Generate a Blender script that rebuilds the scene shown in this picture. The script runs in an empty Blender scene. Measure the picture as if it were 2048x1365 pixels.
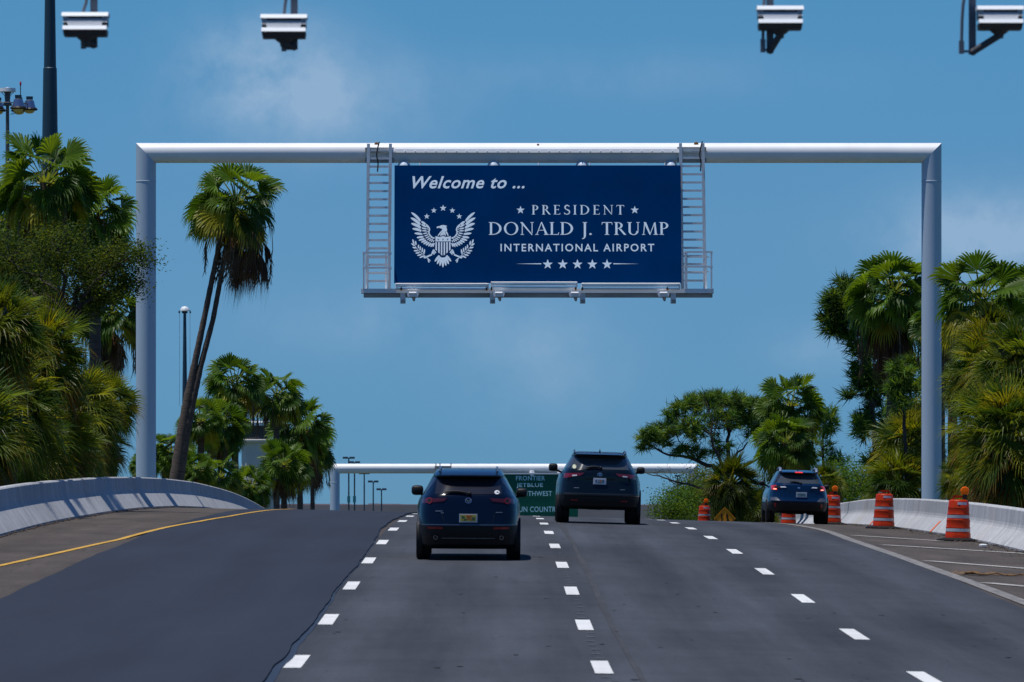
import bpy, bmesh, math, random
from mathutils import Vector, Matrix
R = math.radians
C = bpy.context.scene.collection
sc = bpy.context.scene

# ------------------------------------------------------------------ camera
F, XV, YH, CZ = 11800.0, 990.0, 1005.0, 11.0      # focal length in photo pixels, vanishing point, camera height
cam_d = bpy.data.cameras.new('camera')
cam = bpy.data.objects.new('camera', cam_d); C.objects.link(cam)
cam.location = (0, 0, CZ); cam.rotation_euler = (R(90), 0, 0)
cam_d.sensor_width = 36; cam_d.lens = F / 2048 * 36
cam_d.shift_x = (1024 - XV) / 2048; cam_d.shift_y = (YH - 682.5) / 2048
cam_d.clip_start = 1; cam_d.clip_end = 30000
cam_d.dof.use_dof = True; cam_d.dof.focus_distance = 190; cam_d.dof.aperture_fstop = 9
sc.camera = cam

# ------------------------------------------------------------------ sky, sun, exposure
SUN_EL, SUN_AZ = R(77.5), R(-107)                     # azimuth from +Y towards +X
w = bpy.data.worlds.new('World'); sc.world = w; w.use_nodes = True
nt = w.node_tree; nt.nodes.clear()
def wn(t, **k):
    n = nt.nodes.new(t)
    for a, b in k.items(): setattr(n, a, b)
    return n
def wmath(op, a, b=None, c=None):
    n = wn('ShaderNodeMath', operation=op)
    for i, v in enumerate((a, b, c)):
        if v is None: continue
        if isinstance(v, (int, float)): n.inputs[i].default_value = v
        else: nt.links.new(v, n.inputs[i])
    return n.outputs[0]
sky = wn('ShaderNodeTexSky', sky_type='NISHITA', sun_disc=False)
sky.sun_elevation = SUN_EL; sky.sun_rotation = SUN_AZ
sky.altitude = 0; sky.air_density = 1.0; sky.dust_density = 0.0; sky.ozone_density = 3.0
tint = wn('ShaderNodeMix', data_type='RGBA', blend_type='MULTIPLY'); tint.inputs[0].default_value = 1
nt.links.new(sky.outputs[0], tint.inputs[6])
tc = wn('ShaderNodeTexCoord'); sp = wn('ShaderNodeSeparateXYZ'); nt.links.new(tc.outputs['Generated'], sp.inputs[0])
# deep, clear subtropical sky: the air's colour by elevation
rampn = wn('ShaderNodeValToRGB'); el_ = rampn.color_ramp.elements
for pos, col in ((.0089, (.146, .392, .885)), (.0462, (.196, .426, .79)), (.0852, (.196, .47, .76)), (.35, (.24, .51, .85))):
    if pos == .0089: e_ = el_[0]; e_.position = pos
    elif pos == .35: e_ = el_[len(el_) - 1]; e_.position = pos
    else: e_ = el_.new(pos)
    e_.color = (*col, 1)
nt.links.new(sp.outputs[2], rampn.inputs[0]); nt.links.new(rampn.outputs[0], tint.inputs[7])
ax = wmath('DIVIDE', sp.outputs[0], wmath('MAXIMUM', sp.outputs[1], 0.05))
az = wmath('DIVIDE', sp.outputs[2], wmath('MAXIMUM', sp.outputs[1], 0.05))
nz = wn('ShaderNodeTexNoise'); nz.inputs['Scale'].default_value = 85; nz.inputs['Detail'].default_value = 7; nz.inputs['Roughness'].default_value = 0.62
nt.links.new(tc.outputs['Generated'], nz.inputs['Vector'])
nz2 = wn('ShaderNodeTexNoise'); nz2.inputs['Scale'].default_value = 24; nz2.inputs['Detail'].default_value = 5
nt.links.new(tc.outputs['Generated'], nz2.inputs['Vector'])
total = None
for (cx, cy, sx, sy, amp) in ((530, 120, 150, 90, 1.0), (610, 210, 240, 90, .8), (1960, 470, 190, 90, 1.15), (1090, 720, 170, 120, .35), (760, 640, 260, 80, .3), (1650, 700, 120, 60, .3), (1290, 150, 400, 50, .2)):
    ux = wmath('DIVIDE', wmath('SUBTRACT', ax, (cx - XV) / F), sx / F)
    uz = wmath('DIVIDE', wmath('SUBTRACT', az, (YH - cy) / F), sy / F)
    d2 = wmath('ADD', wmath('MULTIPLY', ux, ux), wmath('MULTIPLY', uz, uz))
    m = wmath('MULTIPLY', wmath('POWER', 2.718, wmath('MULTIPLY', d2, -1.0)), amp)
    total = m if total is None else wmath('ADD', total, m)
nn = wmath('ADD', wmath('MULTIPLY', nz.outputs['Fac'], 0.65), wmath('MULTIPLY', nz2.outputs['Fac'], 0.5))
cl = wmath('MULTIPLY', wmath('MULTIPLY', total, wmath('MAXIMUM', wmath('SUBTRACT', nn, 0.36), 0.0)), 3.0)
clc = wn('ShaderNodeClamp'); nt.links.new(cl, clc.inputs[0]); clc.inputs[2].default_value = 0.8
cm = wn('ShaderNodeMix', data_type='RGBA'); nt.links.new(clc.outputs[0], cm.inputs[0])
nt.links.new(tint.outputs[2], cm.inputs[6]); cm.inputs[7].default_value = (3.1, 4.6, 6.5, 1)
bg = wn('ShaderNodeBackground'); nt.links.new(cm.outputs[2], bg.inputs[0]); bg.inputs[1].default_value = 0.10
wo = wn('ShaderNodeOutputWorld'); nt.links.new(bg.outputs[0], wo.inputs[0])
sun_d = bpy.data.lights.new('sun', 'SUN'); sun_d.energy = 4.2; sun_d.angle = R(0.5); sun_d.color = (1, .965, .91)
sun = bpy.data.objects.new('sun', sun_d); C.objects.link(sun)
sdir = Vector((math.sin(SUN_AZ) * math.cos(SUN_EL), math.cos(SUN_AZ) * math.cos(SUN_EL), math.sin(SUN_EL)))
sun.rotation_euler = sdir.to_track_quat('Z', 'Y').to_euler(); sun.location = (-20, 60, 60)
sc.view_settings.view_transform = 'Standard'; sc.view_settings.look = 'None'
sc.view_settings.exposure = 0; sc.view_settings.gamma = 1
sc.cycles.max_bounces = 6; sc.cycles.transparent_max_bounces = 8

# ------------------------------------------------------------------ helpers
def P(px, py, D): return Vector(((px - XV) * D / F, D, CZ + (YH - py) * D / F))
def lin(s):
    return tuple(((c / 255 / 12.92) if c / 255 <= .04045 else ((c / 255 + .055) / 1.055) ** 2.4) for c in s)
def interp(tab, v):
    # smooth (Catmull-Rom / Hermite) interpolation through a table of (x, y)
    if v <= tab[0][0]:
        s = (tab[1][1] - tab[0][1]) / (tab[1][0] - tab[0][0]); return tab[0][1] + s * (v - tab[0][0])
    if v >= tab[-1][0]: return tab[-1][1]
    for i in range(len(tab) - 1):
        if v <= tab[i + 1][0]: break
    x0, y0 = tab[i]; x1, y1 = tab[i + 1]; h = x1 - x0
    m0 = (y1 - tab[i - 1][1]) / (x1 - tab[i - 1][0]) if i > 0 else (y1 - y0) / h
    m1 = (tab[i + 2][1] - y0) / (tab[i + 2][0] - x0) if i + 2 < len(tab) else (y1 - y0) / h
    t = (v - x0) / h
    return (2*t**3 - 3*t*t + 1) * y0 + (t**3 - 2*t*t + t) * h * m0 + (-2*t**3 + 3*t*t) * y1 + (t**3 - t*t) * h * m1
def lerp(tab, v):
    if v <= tab[0][0]: return tab[0][1]
    for (a, b), (c, d) in zip(tab, tab[1:]):
        if v <= c: return b + (d - b) * (v - a) / (c - a)
    return tab[-1][1]

class MB:
    def __init__(s): s.v = []; s.f = []; s.c = None
    def add(s, vs, fs, col=None):
        o = len(s.v); s.v += [tuple(x) for x in vs]; s.f += [tuple(i + o for i in f) for f in fs]
        if col is not None:
            if s.c is None: s.c = []
            s.c += [col] * len(vs)
    def box(s, c, sz, m=None):
        x, y, z = sz[0] / 2, sz[1] / 2, sz[2] / 2
        vs = [Vector((a, b, d)) for a in (-x, x) for b in (-y, y) for d in (-z, z)]
        if m is not None: vs = [m @ v for v in vs]
        s.add([Vector(c) + v for v in vs], [(0, 1, 3, 2), (4, 6, 7, 5), (0, 4, 5, 1), (2, 3, 7, 6), (0, 2, 6, 4), (1, 5, 7, 3)])
    def bar(s, a, b, t, t2=None):
        # rectangular bar from a to b
        a, b = Vector(a), Vector(b); d = b - a; q = d.to_track_quat('Z', 'Y').to_matrix()
        s.box((a + b) / 2, (t, t2 or t, d.length), q)
    def tube(s, pts, rad, n=10, caps=True, col=None):
        pts = [Vector(p) for p in pts]
        if not isinstance(rad, (list, tuple)): rad = [rad] * len(pts)
        vs, fs = [], []
        ref = None
        for i, p in enumerate(pts):
            d = (pts[min(i + 1, len(pts) - 1)] - pts[max(i - 1, 0)]).normalized()
            if ref is None: ref = Vector((1, 0, 0)) if abs(d.x) < .8 else Vector((0, 0, 1))
            u = (ref - d * ref.dot(d)).normalized(); v = d.cross(u); ref = u
            for k in range(n):
                a = 2 * math.pi * k / n
                vs.append(p + (u * math.cos(a) + v * math.sin(a)) * rad[i])
        for i in range(len(pts) - 1):
            for k in range(n):
                k2 = (k + 1) % n
                fs.append((i*n + k, i*n + k2, (i+1)*n + k2, (i+1)*n + k))
        if caps: fs.append(tuple(range(n))[::-1]); fs.append(tuple((len(pts)-1)*n + k for k in range(n)))
        s.add(vs, fs, col)
    def lathe(s, prof, c=(0, 0, 0), n=24, axis='Z', caps=True):
        vs, fs = [], []
        for (r, z) in prof:
            for k in range(n):
                a = 2 * math.pi * k / n
                q = (r * math.cos(a), r * math.sin(a), z)
                if axis == 'X': q = (z, r * math.cos(a), r * math.sin(a))
                if axis == 'Y': q = (r * math.cos(a), z, r * math.sin(a))
                vs.append(Vector(c) + Vector(q))
        for i in range(len(prof) - 1):
            for k in range(n):
                k2 = (k + 1) % n; fs.append((i*n + k, i*n + k2, (i+1)*n + k2, (i+1)*n + k))
        if caps: fs.append(tuple(range(n))[::-1]); fs.append(tuple((len(prof)-1)*n + k for k in range(n)))
        s.add(vs, fs)
    def plate(s, outline, y, t, tof=None):
        # flat outline (x,z) facing -Y at depth y, thickness t behind it
        n = len(outline)
        vs = [(x, y, z) for x, z in outline] + [(x, y + t, z) for x, z in outline]
        fs = [tuple(range(n)), tuple(range(2*n - 1, n - 1, -1))] + [(i, n + i, n + (i+1) % n, (i+1) % n) for i in range(n)]
        s.add(vs, fs)
    def ellipsoid(s, c, r, n=14, m=9, e=1.0):
        vs, fs = [], []
        def pw(v): return math.copysign(abs(v) ** e, v)
        for i in range(m + 1):
            ph = -math.pi/2 + math.pi * i / m
            for k in range(n):
                a = 2*math.pi*k/n
                vs.append((c[0] + r[0]*pw(math.cos(ph))*pw(math.cos(a)), c[1] + r[1]*pw(math.cos(ph))*pw(math.sin(a)), c[2] + r[2]*pw(math.sin(ph))))
        for i in range(m):
            for k in range(n):
                k2 = (k+1) % n; fs.append((i*n+k, i*n+k2, (i+1)*n+k2, (i+1)*n+k))
        s.add(vs, fs)
    def mesh(s, name, mat, smooth=False):
        me = bpy.data.meshes.new(name); me.from_pydata(s.v, [], s.f)
        if s.c:
            at = me.color_attributes.new('tint', 'FLOAT_COLOR', 'POINT')
            flat = []
            for c in s.c: flat += [c[0], c[1], c[2], 1.0]
            at.data.foreach_set('color', flat)
        me.materials.append(mat)
        if smooth:
            bm = bmesh.new(); bm.from_mesh(me)
            bmesh.ops.remove_doubles(bm, verts=bm.verts, dist=1e-5)
            bmesh.ops.recalc_face_normals(bm, faces=bm.faces)
            for f in bm.faces: f.smooth = True
            for e in bm.edges:
                if len(e.link_faces) == 2 and e.calc_face_angle(0) > R(smooth if smooth is not True else 40): e.smooth = False
            bm.to_mesh(me); bm.free()
        me.update()
        return me
    def obj(s, name, mat, parent=None, smooth=False, loc=None):
        o = bpy.data.objects.new(name, s.mesh(name, mat, smooth)); C.objects.link(o)
        if parent: o.parent = parent
        if loc is not None: o.location = loc
        return o

def tag(o, label, cat, group=None):
    o['label'] = label; o['category'] = cat
    if group: o['group'] = group
    return o
def thing(name, label, cat, loc=(0, 0, 0), group=None):
    o = bpy.data.objects.new(name, None); C.objects.link(o); o.location = loc; o.empty_display_size = .3
    return tag(o, label, cat, group)
def struct(o, kind='structure'): o['kind'] = kind; return o
def dup(root, loc, label, parts=True):
    r = root.copy(); C.objects.link(r); r.location = loc; r['label'] = label
    for ch in list(root.children):
        c = ch.copy(); C.objects.link(c); c.parent = r
        for g in ch.children:
            d = g.copy(); C.objects.link(d); d.parent = c
    return r

# ------------------------------------------------------------------ materials
def mat(name, col, rough=.5, metal=0., var=0., scale=4., stretch=(1, 1, 1), spec=.5, coat=0., emit=None, bump=0., detail=4, col2=None, coords='Object', speck=0., sscale=200):
    m = bpy.data.materials.new(name); m.use_nodes = True
    n = m.node_tree.nodes; l = m.node_tree.links; b = n['Principled BSDF']
    b.inputs['Base Color'].default_value = (*col, 1); b.inputs['Roughness'].default_value = rough; b.inputs['Metallic'].default_value = metal
    b.inputs['Specular IOR Level'].default_value = spec
    if coat: b.inputs['Coat Weight'].default_value = coat; b.inputs['Coat Roughness'].default_value = .04
    if emit: b.inputs['Emission Color'].default_value = (*emit[0], 1); b.inputs['Emission Strength'].default_value = emit[1]
    if var or col2:
        tcn = n.new('ShaderNodeTexCoord'); mp = n.new('ShaderNodeMapping'); mp.inputs['Scale'].default_value = stretch
        l.new(tcn.outputs[coords], mp.inputs[0])
        nz = n.new('ShaderNodeTexNoise'); nz.inputs['Scale'].default_value = scale; nz.inputs['Detail'].default_value = detail; nz.inputs['Roughness'].default_value = .6
        l.new(mp.outputs[0], nz.inputs['Vector'])
        rp = n.new('ShaderNodeValToRGB'); c2 = col2 or tuple(min(1, c * (1 + var)) for c in col); c1 = col if col2 else tuple(c * (1 - var) for c in col)
        rp.color_ramp.elements[0].position = .3; rp.color_ramp.elements[1].position = .7
        rp.color_ramp.elements[0].color = (*c1, 1); rp.color_ramp.elements[1].color = (*c2, 1)
        l.new(nz.outputs['Fac'], rp.inputs[0]); out = rp.outputs[0]
        if speck:
            n2 = n.new('ShaderNodeTexNoise'); n2.inputs['Scale'].default_value = sscale; n2.inputs['Detail'].default_value = 2
            l.new(tcn.outputs[coords], n2.inputs['Vector'])
            r2 = n.new('ShaderNodeMapRange'); r2.inputs[1].default_value = .3; r2.inputs[2].default_value = .7; r2.inputs[3].default_value = 1 - speck; r2.inputs[4].default_value = 1 + speck
            l.new(n2.outputs['Fac'], r2.inputs[0])
            mx = n.new('ShaderNodeMix'); mx.data_type = 'RGBA'; mx.blend_type = 'MULTIPLY'; mx.inputs[0].default_value = 1
            l.new(out, mx.inputs[6]); l.new(r2.outputs[0], mx.inputs[7]); out = mx.outputs[2]
        l.new(out, b.inputs['Base Color'])
        if bump:
            bp = n.new('ShaderNodeBump'); bp.inputs['Strength'].default_value = bump; bp.inputs['Distance'].default_value = .02
            l.new(nz.outputs['Fac'], bp.inputs['Height']); l.new(bp.outputs[0], b.inputs['Normal'])
    return m
def leafmat(name, trans=.35, rough=.38, gain=1.0, spec=.4):
    m = bpy.data.materials.new(name); m.use_nodes = True
    n = m.node_tree.nodes; l = m.node_tree.links; b = n['Principled BSDF']; out = n['Material Output']
    at = n.new('ShaderNodeAttribute'); at.attribute_name = 'tint'
    tcn = n.new('ShaderNodeTexCoord'); nz = n.new('ShaderNodeTexNoise'); nz.inputs['Scale'].default_value = 3
    l.new(tcn.outputs['Object'], nz.inputs['Vector'])
    mr = n.new('ShaderNodeMapRange'); mr.inputs[1].default_value = .3; mr.inputs[2].default_value = .7; mr.inputs[3].default_value = .75 * gain; mr.inputs[4].default_value = 1.25 * gain
    l.new(nz.outputs['Fac'], mr.inputs[0])
    mx = n.new('ShaderNodeMix'); mx.data_type = 'RGBA'; mx.blend_type = 'MULTIPLY'; mx.inputs[0].default_value = 1
    l.new(at.outputs['Color'], mx.inputs[6]); l.new(mr.outputs[0], mx.inputs[7])
    l.new(mx.outputs[2], b.inputs['Base Color']); b.inputs['Roughness'].default_value = rough; b.inputs['Specular IOR Level'].default_value = spec
    tr = n.new('ShaderNodeBsdfTranslucent'); g = n.new('ShaderNodeMix'); g.data_type = 'RGBA'; g.blend_type = 'MULTIPLY'; g.inputs[0].default_value = 1
    l.new(mx.outputs[2], g.inputs[6]); g.inputs[7].default_value = (2.1, 1.75, .45, 1); l.new(g.outputs[2], tr.inputs[0])
    ms = n.new('ShaderNodeMixShader'); ms.inputs[0].default_value = trans
    l.new(b.outputs[0], ms.inputs[1]); l.new(tr.outputs[0], ms.inputs[2]); l.new(ms.outputs[0], out.inputs[0])
    return m

M = {}
M['fresh'] = mat('fresh_asphalt', (.022, .028, .042), .85, var=.13, scale=.5, stretch=(1.6, .12, 1), speck=.10, sscale=40, spec=.2)
M['asphalt'] = mat('lane_asphalt', (.042, .0465, .056), .88, var=.2, scale=.7, stretch=(1.5, .10, 1), speck=.16, sscale=30, spec=.2)
M['old'] = mat('worn_asphalt', (.066, .055, .047), .92, var=.25, scale=.8, stretch=(1.2, .3, 1), speck=.28, sscale=22, spec=.25)
M['tack'] = mat('tack_coat', (.010, .020, .038), .6, var=.3, scale=3, stretch=(3, .5, 1))
M['white_paint'] = mat('white_road_paint', (.62, .63, .62), .7, var=.1, scale=3)
M['faded_paint'] = mat('faded_road_paint', (.17, .163, .155), .85, var=.3, scale=2.5, stretch=(3, .5, 1), speck=.3, sscale=30)
M['thin_paint'] = mat('thin_white_paint', (.36, .35, .33), .85, var=.2, scale=2)
M['ghost'] = mat('scraped_paint', (.085, .09, .10), .85, var=.3, scale=6)
M['yellow_paint'] = mat('yellow_road_paint', (.50, .285, .035), .8, var=.22, scale=1.5, speck=.15, sscale=20)
M['concrete'] = mat('barrier_concrete', (.40, .405, .41), .85, var=.2, scale=1.3, stretch=(2.2, 2.2, .25), speck=.1, sscale=12, spec=.3, detail=6)
M['grass'] = mat('grass_ground', (.05, .07, .02), .95, var=.4, scale=.3)
M['litter'] = mat('leaf_litter', (.05, .032, .02), .95, var=.6, scale=5, bump=.6)
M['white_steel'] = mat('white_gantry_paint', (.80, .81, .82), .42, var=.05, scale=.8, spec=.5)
M['shaded_paint'] = mat('shaded_post_paint', (.46, .56, .66), .5, var=.06, scale=.6, stretch=(1, 1, .15))  # bluish shade on the posts and saddle brackets is put into this colour
M['galv'] = mat('galvanised_steel', (.68, .71, .74), .5, 0, var=.12, scale=3)
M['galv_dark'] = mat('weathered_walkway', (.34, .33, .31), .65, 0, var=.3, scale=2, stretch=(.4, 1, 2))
M['rust'] = mat('rust_stain', (.22, .09, .02), .9, var=.4, scale=6)
M['cable'] = mat('black_cable', (.012, .012, .014), .6)
M['navy'] = mat('navy_sign_sheet', (.0003, .030, .118), .8, var=.14, scale=.5, spec=.0)
M['silver'] = mat('pale_sign_lettering', (.76, .90, 1.0), .6, spec=.3)
M['green'] = mat('green_sign_sheet', (.0, .10, .055), .55, var=.08, scale=1, spec=.3)
M['sign_white'] = mat('green_sign_lettering', (.52, .86, .88), .6, spec=.3)
M['sign_orange'] = mat('orange_sign_sheet', (.75, .27, .01), .6, spec=.3)
M['black'] = mat('black_plastic', (.008, .008, .009), .55, spec=.3)
M['rubber'] = mat('tyre_rubber', (.009, .009, .009), .8, spec=.2)
M['drum'] = mat('orange_drum_plastic', (.40, .026, .002), .42, var=.22, scale=7, spec=.18)
M['drum_white'] = mat('reflective_band', (.36, .40, .44), .5)
M['label'] = mat('sticker_pale', (.42, .40, .50), .6, var=.35, scale=26, stretch=(1, 1, .3))
M['amber'] = mat('amber_lens', (.95, .15, .0), .45, spec=.15)
M['orange_cloth'] = mat('orange_paint_mark', (.72, .14, .03), .8)
M['wall_white'] = mat('pale_stucco', (.55, .53, .48), .85, var=.08, scale=.5)
M['brown_wall'] = mat('brown_facade', (.36, .29, .28), .9, var=.15, scale=.03)
M['tower_glass'] = mat('tower_glass', (.012, .03, .06), .12, spec=.6)
M['pole'] = mat('teal_pole_paint', (.012, .045, .075), .5, var=.15, scale=.8, stretch=(1, 1, .2))
M['pole_grey'] = mat('grey_pole', (.10, .105, .12), .5, .3, var=.15, scale=2)
M['pole_far'] = mat('dark_far_pole', (.045, .07, .10), .7)
M['teal'] = mat('teal_board', (.02, .20, .24), .6)
M['lamp_lens'] = mat('warm_lamp_lens', (.75, .52, .16), .3)
M['lamp_metal'] = mat('lamp_reflector', (.35, .38, .45), .2, .9)
M['red'] = mat('red_tip', (.45, .01, .02), .4)
M['cam_white'] = mat('camera_housing_white', (.72, .76, .80), .5, spec=.4)
M['cam_grey'] = mat('camera_bracket_dark', (.05, .052, .06), .6)
M['post_grey'] = mat('camera_post_grey', (.14, .155, .185), .6, spec=.3)
M['bark'] = mat('palm_bark', (.085, .062, .05), .95, var=.45, scale=4, stretch=(1, 1, 6), bump=.8)
M['bark_dark'] = mat('tree_bark', (.055, .042, .036), .95, var=.4, scale=6, bump=.6)
M['palm'] = leafmat('palm_leaf', .42, .42, 1.45, .2)
M['dead'] = leafmat('dead_palm_leaf', .15, .8, 1.25, .2)
M['leaf'] = leafmat('broad_leaf', .42, .6, 1.5, .1)
M['needle'] = leafmat('pine_needle', .35, .6, 1.75, .12)
M['debris'] = mat('dry_frond', (.15, .08, .03), .9, var=.5, scale=8)

def weather(m, lane=3.3, x0=1.126, track=.13, blot=.26, streak=.13):
    # tyre tracks along the lanes, broad blotches and drips, all part of the worn surface itself
    n = m.node_tree.nodes; l = m.node_tree.links; b = n['Principled BSDF']; src = b.inputs['Base Color'].links[0].from_socket
    tcn = n.new('ShaderNodeTexCoord'); sx = n.new('ShaderNodeSeparateXYZ'); l.new(tcn.outputs['Object'], sx.inputs[0])
    def mth(op, a, c):
        q = n.new('ShaderNodeMath'); q.operation = op
        for i, v in enumerate((a, c)):
            if isinstance(v, (int, float)): q.inputs[i].default_value = v
            else: l.new(v, q.inputs[i])
        return q.outputs[0]
    def noise(sc_, st, det=5):
        mp = n.new('ShaderNodeMapping'); mp.inputs['Scale'].default_value = st; l.new(tcn.outputs['Object'], mp.inputs[0])
        q = n.new('ShaderNodeTexNoise'); q.inputs['Scale'].default_value = sc_; q.inputs['Detail'].default_value = det; q.inputs['Roughness'].default_value = .65; l.new(mp.outputs[0], q.inputs['Vector']); return q.outputs['Fac']
    wob = noise(.08, (1, 1, 1), 2)
    ph = mth('MULTIPLY', mth('ADD', mth('SUBTRACT', sx.outputs[0], x0), mth('MULTIPLY', wob, .5)), 2*math.pi*2/lane)
    tr = mth('MULTIPLY', mth('COSINE', ph, 0), -track)
    bl = mth('MULTIPLY', mth('SUBTRACT', noise(.22, (1, .35, 1)), .5), blot*4)
    st = mth('MULTIPLY', mth('SUBTRACT', noise(1.4, (2.5, .05, 1)), .5), streak*4)
    cr = mth('MULTIPLY', mth('SUBTRACT', noise(.5, (.25, 2.2, 1), 6), .5), streak*2.5)
    tot = mth('ADD', mth('ADD', mth('ADD', tr, bl), mth('ADD', st, cr)), 1.0)
    mx = n.new('ShaderNodeMix'); mx.data_type = 'RGBA'; mx.blend_type = 'MULTIPLY'; mx.inputs[0].default_value = 1
    l.new(src, mx.inputs[6]); l.new(tot, mx.inputs[7]); l.new(mx.outputs[2], b.inputs['Base Color'])
weather(M['asphalt']); weather(M['fresh'], track=.04, blot=.10, streak=.05); weather(M['old'], lane=2.2, track=.05, blot=.16, streak=.09)
weather(M['white_paint'], track=.02, blot=.1, streak=.12)
weather(M['concrete'], lane=40, track=.0, blot=.14, streak=.05)

# ------------------------------------------------------------------ road surface (z relative to camera)
ZM = [(-40, -2.35), (0, -2.2), (40, -1.98), (62.3, -1.747), (74.5, -1.555), (86.7, -1.305), (98.9, -1.056), (111.1, -.829), (123.3, -.637), (135.5, -.497), (147.7, -.416), (160, -.385), (172, -.398), (185, -.435), (200, -.52), (230, -.90), (260, -1.6), (300, -2.9), (350, -5.0), (427, -8.6), (500, -10.5), (600, -10.9), (700, -10.93)]
SL = [(-40, -.008), (62, -.006), (90, .003), (111, .008), (127, .0106), (140, .0112), (156, .0165), (177, .0235), (210, .028), (260, .034), (320, .03), (427, .0), (700, 0)]
SR = [(-40, .019), (62, .019), (111, .021), (128, .026), (140, .029), (167, .030), (195, .026), (240, .006), (300, .004), (427, 0), (700, 0)]
def zr(x, y):
    zm = interp(ZM, y)
    return CZ + (zm + lerp(SL, y) * (1.1 - x) if x < 1.1 else zm - lerp(SR, y) * (x - 1.1))
WR = [(-40, 10.35), (120, 10.35), (150, 10.37), (160, 10.42), (170, 10.6), (180, 10.93), (190, 11.3), (200, 11.6), (215, 11.78), (230, 11.86), (245, 11.9), (300, 12.2), (427, 13), (700, 14)]
def wr(y): return interp(WR, y)
WL = -9.75
def hit(px, py):
    # where the sight line through a photo pixel first meets the road
    dx, dz = (px - XV) / F, (YH - py) / F
    y = 50.0
    while y < 400:
        if CZ + dz * y <= zr(dx * y, y):
            a, b = y - .5, y
            for _ in range(30):
                c = (a + b) / 2
                if CZ + dz * c <= zr(dx * c, c): b = c
                else: a = c
            return dx * b, b
        y += .5
    return dx * 200, 200
def gz(x, y):
    # ground: road embankment falling to the plain at z = 0
    e0, e1 = WL - .8, wr(y) + .8
    if e0 <= x <= e1: return zr(x, y)
    if x < e0: d, z = e0 - x, zr(e0, y)
    else: d, z = x - e1, zr(e1, y)
    return max(0.0, z - .25 - max(0, d - 2.5) * .5)

def sheet(name, xa, xb, ys, dz, m, nx=2, thick=0, kind='structure'):
    mb = MB(); n = nx + 1
    for y in ys:
        a = xa(y) if callable(xa) else xa; b = xb(y) if callable(xb) else xb
        for i in range(n):
            x = a + (b - a) * i / nx; mb.v.append((x, y, zr(x, y) + dz))
    for j in range(len(ys) - 1):
        for i in range(nx):
            mb.f.append((j*n + i, j*n + i + 1, (j+1)*n + i + 1, (j+1)*n + i))
    if thick:
        for (i, s) in ((0, 1), (nx, -1)):
            o = len(mb.v)
            for j, y in enumerate(ys):
                x, yy, z = mb.v[j*n + i]; mb.v.append((x, yy, z - thick))
            for j in range(len(ys) - 1):
                q = (j*n + i, (j+1)*n + i, o + j + 1, o + j); mb.f.append(q if s > 0 else q[::-1])
    return struct(mb.obj(name, m), kind)
ys = [-40 + 4*i for i in range(23)] + [52 + 2*i for i in range(125)] + [302 + 6*i for i in range(67)]
# ground plain and embankment
mb = MB(); mb.add([(-12000, -3000, -.02), (12000, -3000, -.02), (12000, 20000, -.02), (-12000, 20000, -.02)], [(0, 1, 2, 3)])
struct(mb.obj('ground', M['grass']))
for side in (-1, 1):
    mb = MB(); offs = [.3, .8, 2, 3.3, 5, 8, 12, 16, 20, 24, 30]
    yy = ys[::2]
    for y in yy:
        e = (WL - .1) if side < 0 else (wr(y) + .1)
        for o in offs:
            x = e + side * o; mb.v.append((x, y, gz(x, y) - .05))
    n = len(offs)
    for j in range(len(yy) - 1):
        for i in range(n - 1):
            q = (j*n + i, j*n + i + 1, (j+1)*n + i + 1, (j+1)*n + i); mb.f.append(q if side > 0 else q[::-1])
    struct(mb.obj('embankment', M['grass']))
rnd = random.Random(7)
sheet('road', WL - .5, lambda y: wr(y) + .5, ys, 0, M['old'], 16)
def rough(seed, amp, base):
    r = random.Random(seed); a = [(r.uniform(.15, 1.6), r.uniform(0, 6.28), r.uniform(.2, 1)) for _ in range(7)]
    def f(y): return base + amp * sum(k * math.sin(w_ * y + p) for w_, p, k in a) / 2.2
    return f
ysf = [50 + .4*i for i in range(475)] + [240 + 4*i for i in range(90)]
ysf = [-40 + 3*i for i in range(30)] + ysf
def ragged(seed, amp, base):
    r = random.Random(seed); v = [0.0]
    for i in range(2000): v.append(v[-1]*.9 + r.uniform(-1, 1)*amp*.5)
    def f(y):
        q = max(0, (y + 45)/.8); i = int(q); return base + v[i] + (v[i+1] - v[i])*(q - i)
    return f
edge_l, edge_r = ragged(3, .04, -6.92), ragged(5, .042, -2.35)
sheet('road_overlay', edge_l, edge_r, ysf, .032, M['fresh'], 4, .032)
sheet('road_lanes', -2.30, rough(9, .02, 7.45), ysf, .006, M['asphalt'], 10)
sheet('tack_coat', lambda y: edge_r(y) - .01, lambda y: edge_r(y) + lerp([(50, .11), (66, .085), (75, .05), (95, .02), (700, .012)], y), [y for y in ysf if y < 240], .011, M['tack'], 1)
# joint between paving passes, right of the middle line
sheet('paving_joint', ragged(21, .012, 1.45), ragged(22, .02, 1.53), [y for y in ysf if 40 < y < 150], .0105, mat('joint_strip', (.031, .033, .037), .9, var=.3, scale=1.2, stretch=(3, .3, 1)), 1)

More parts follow.
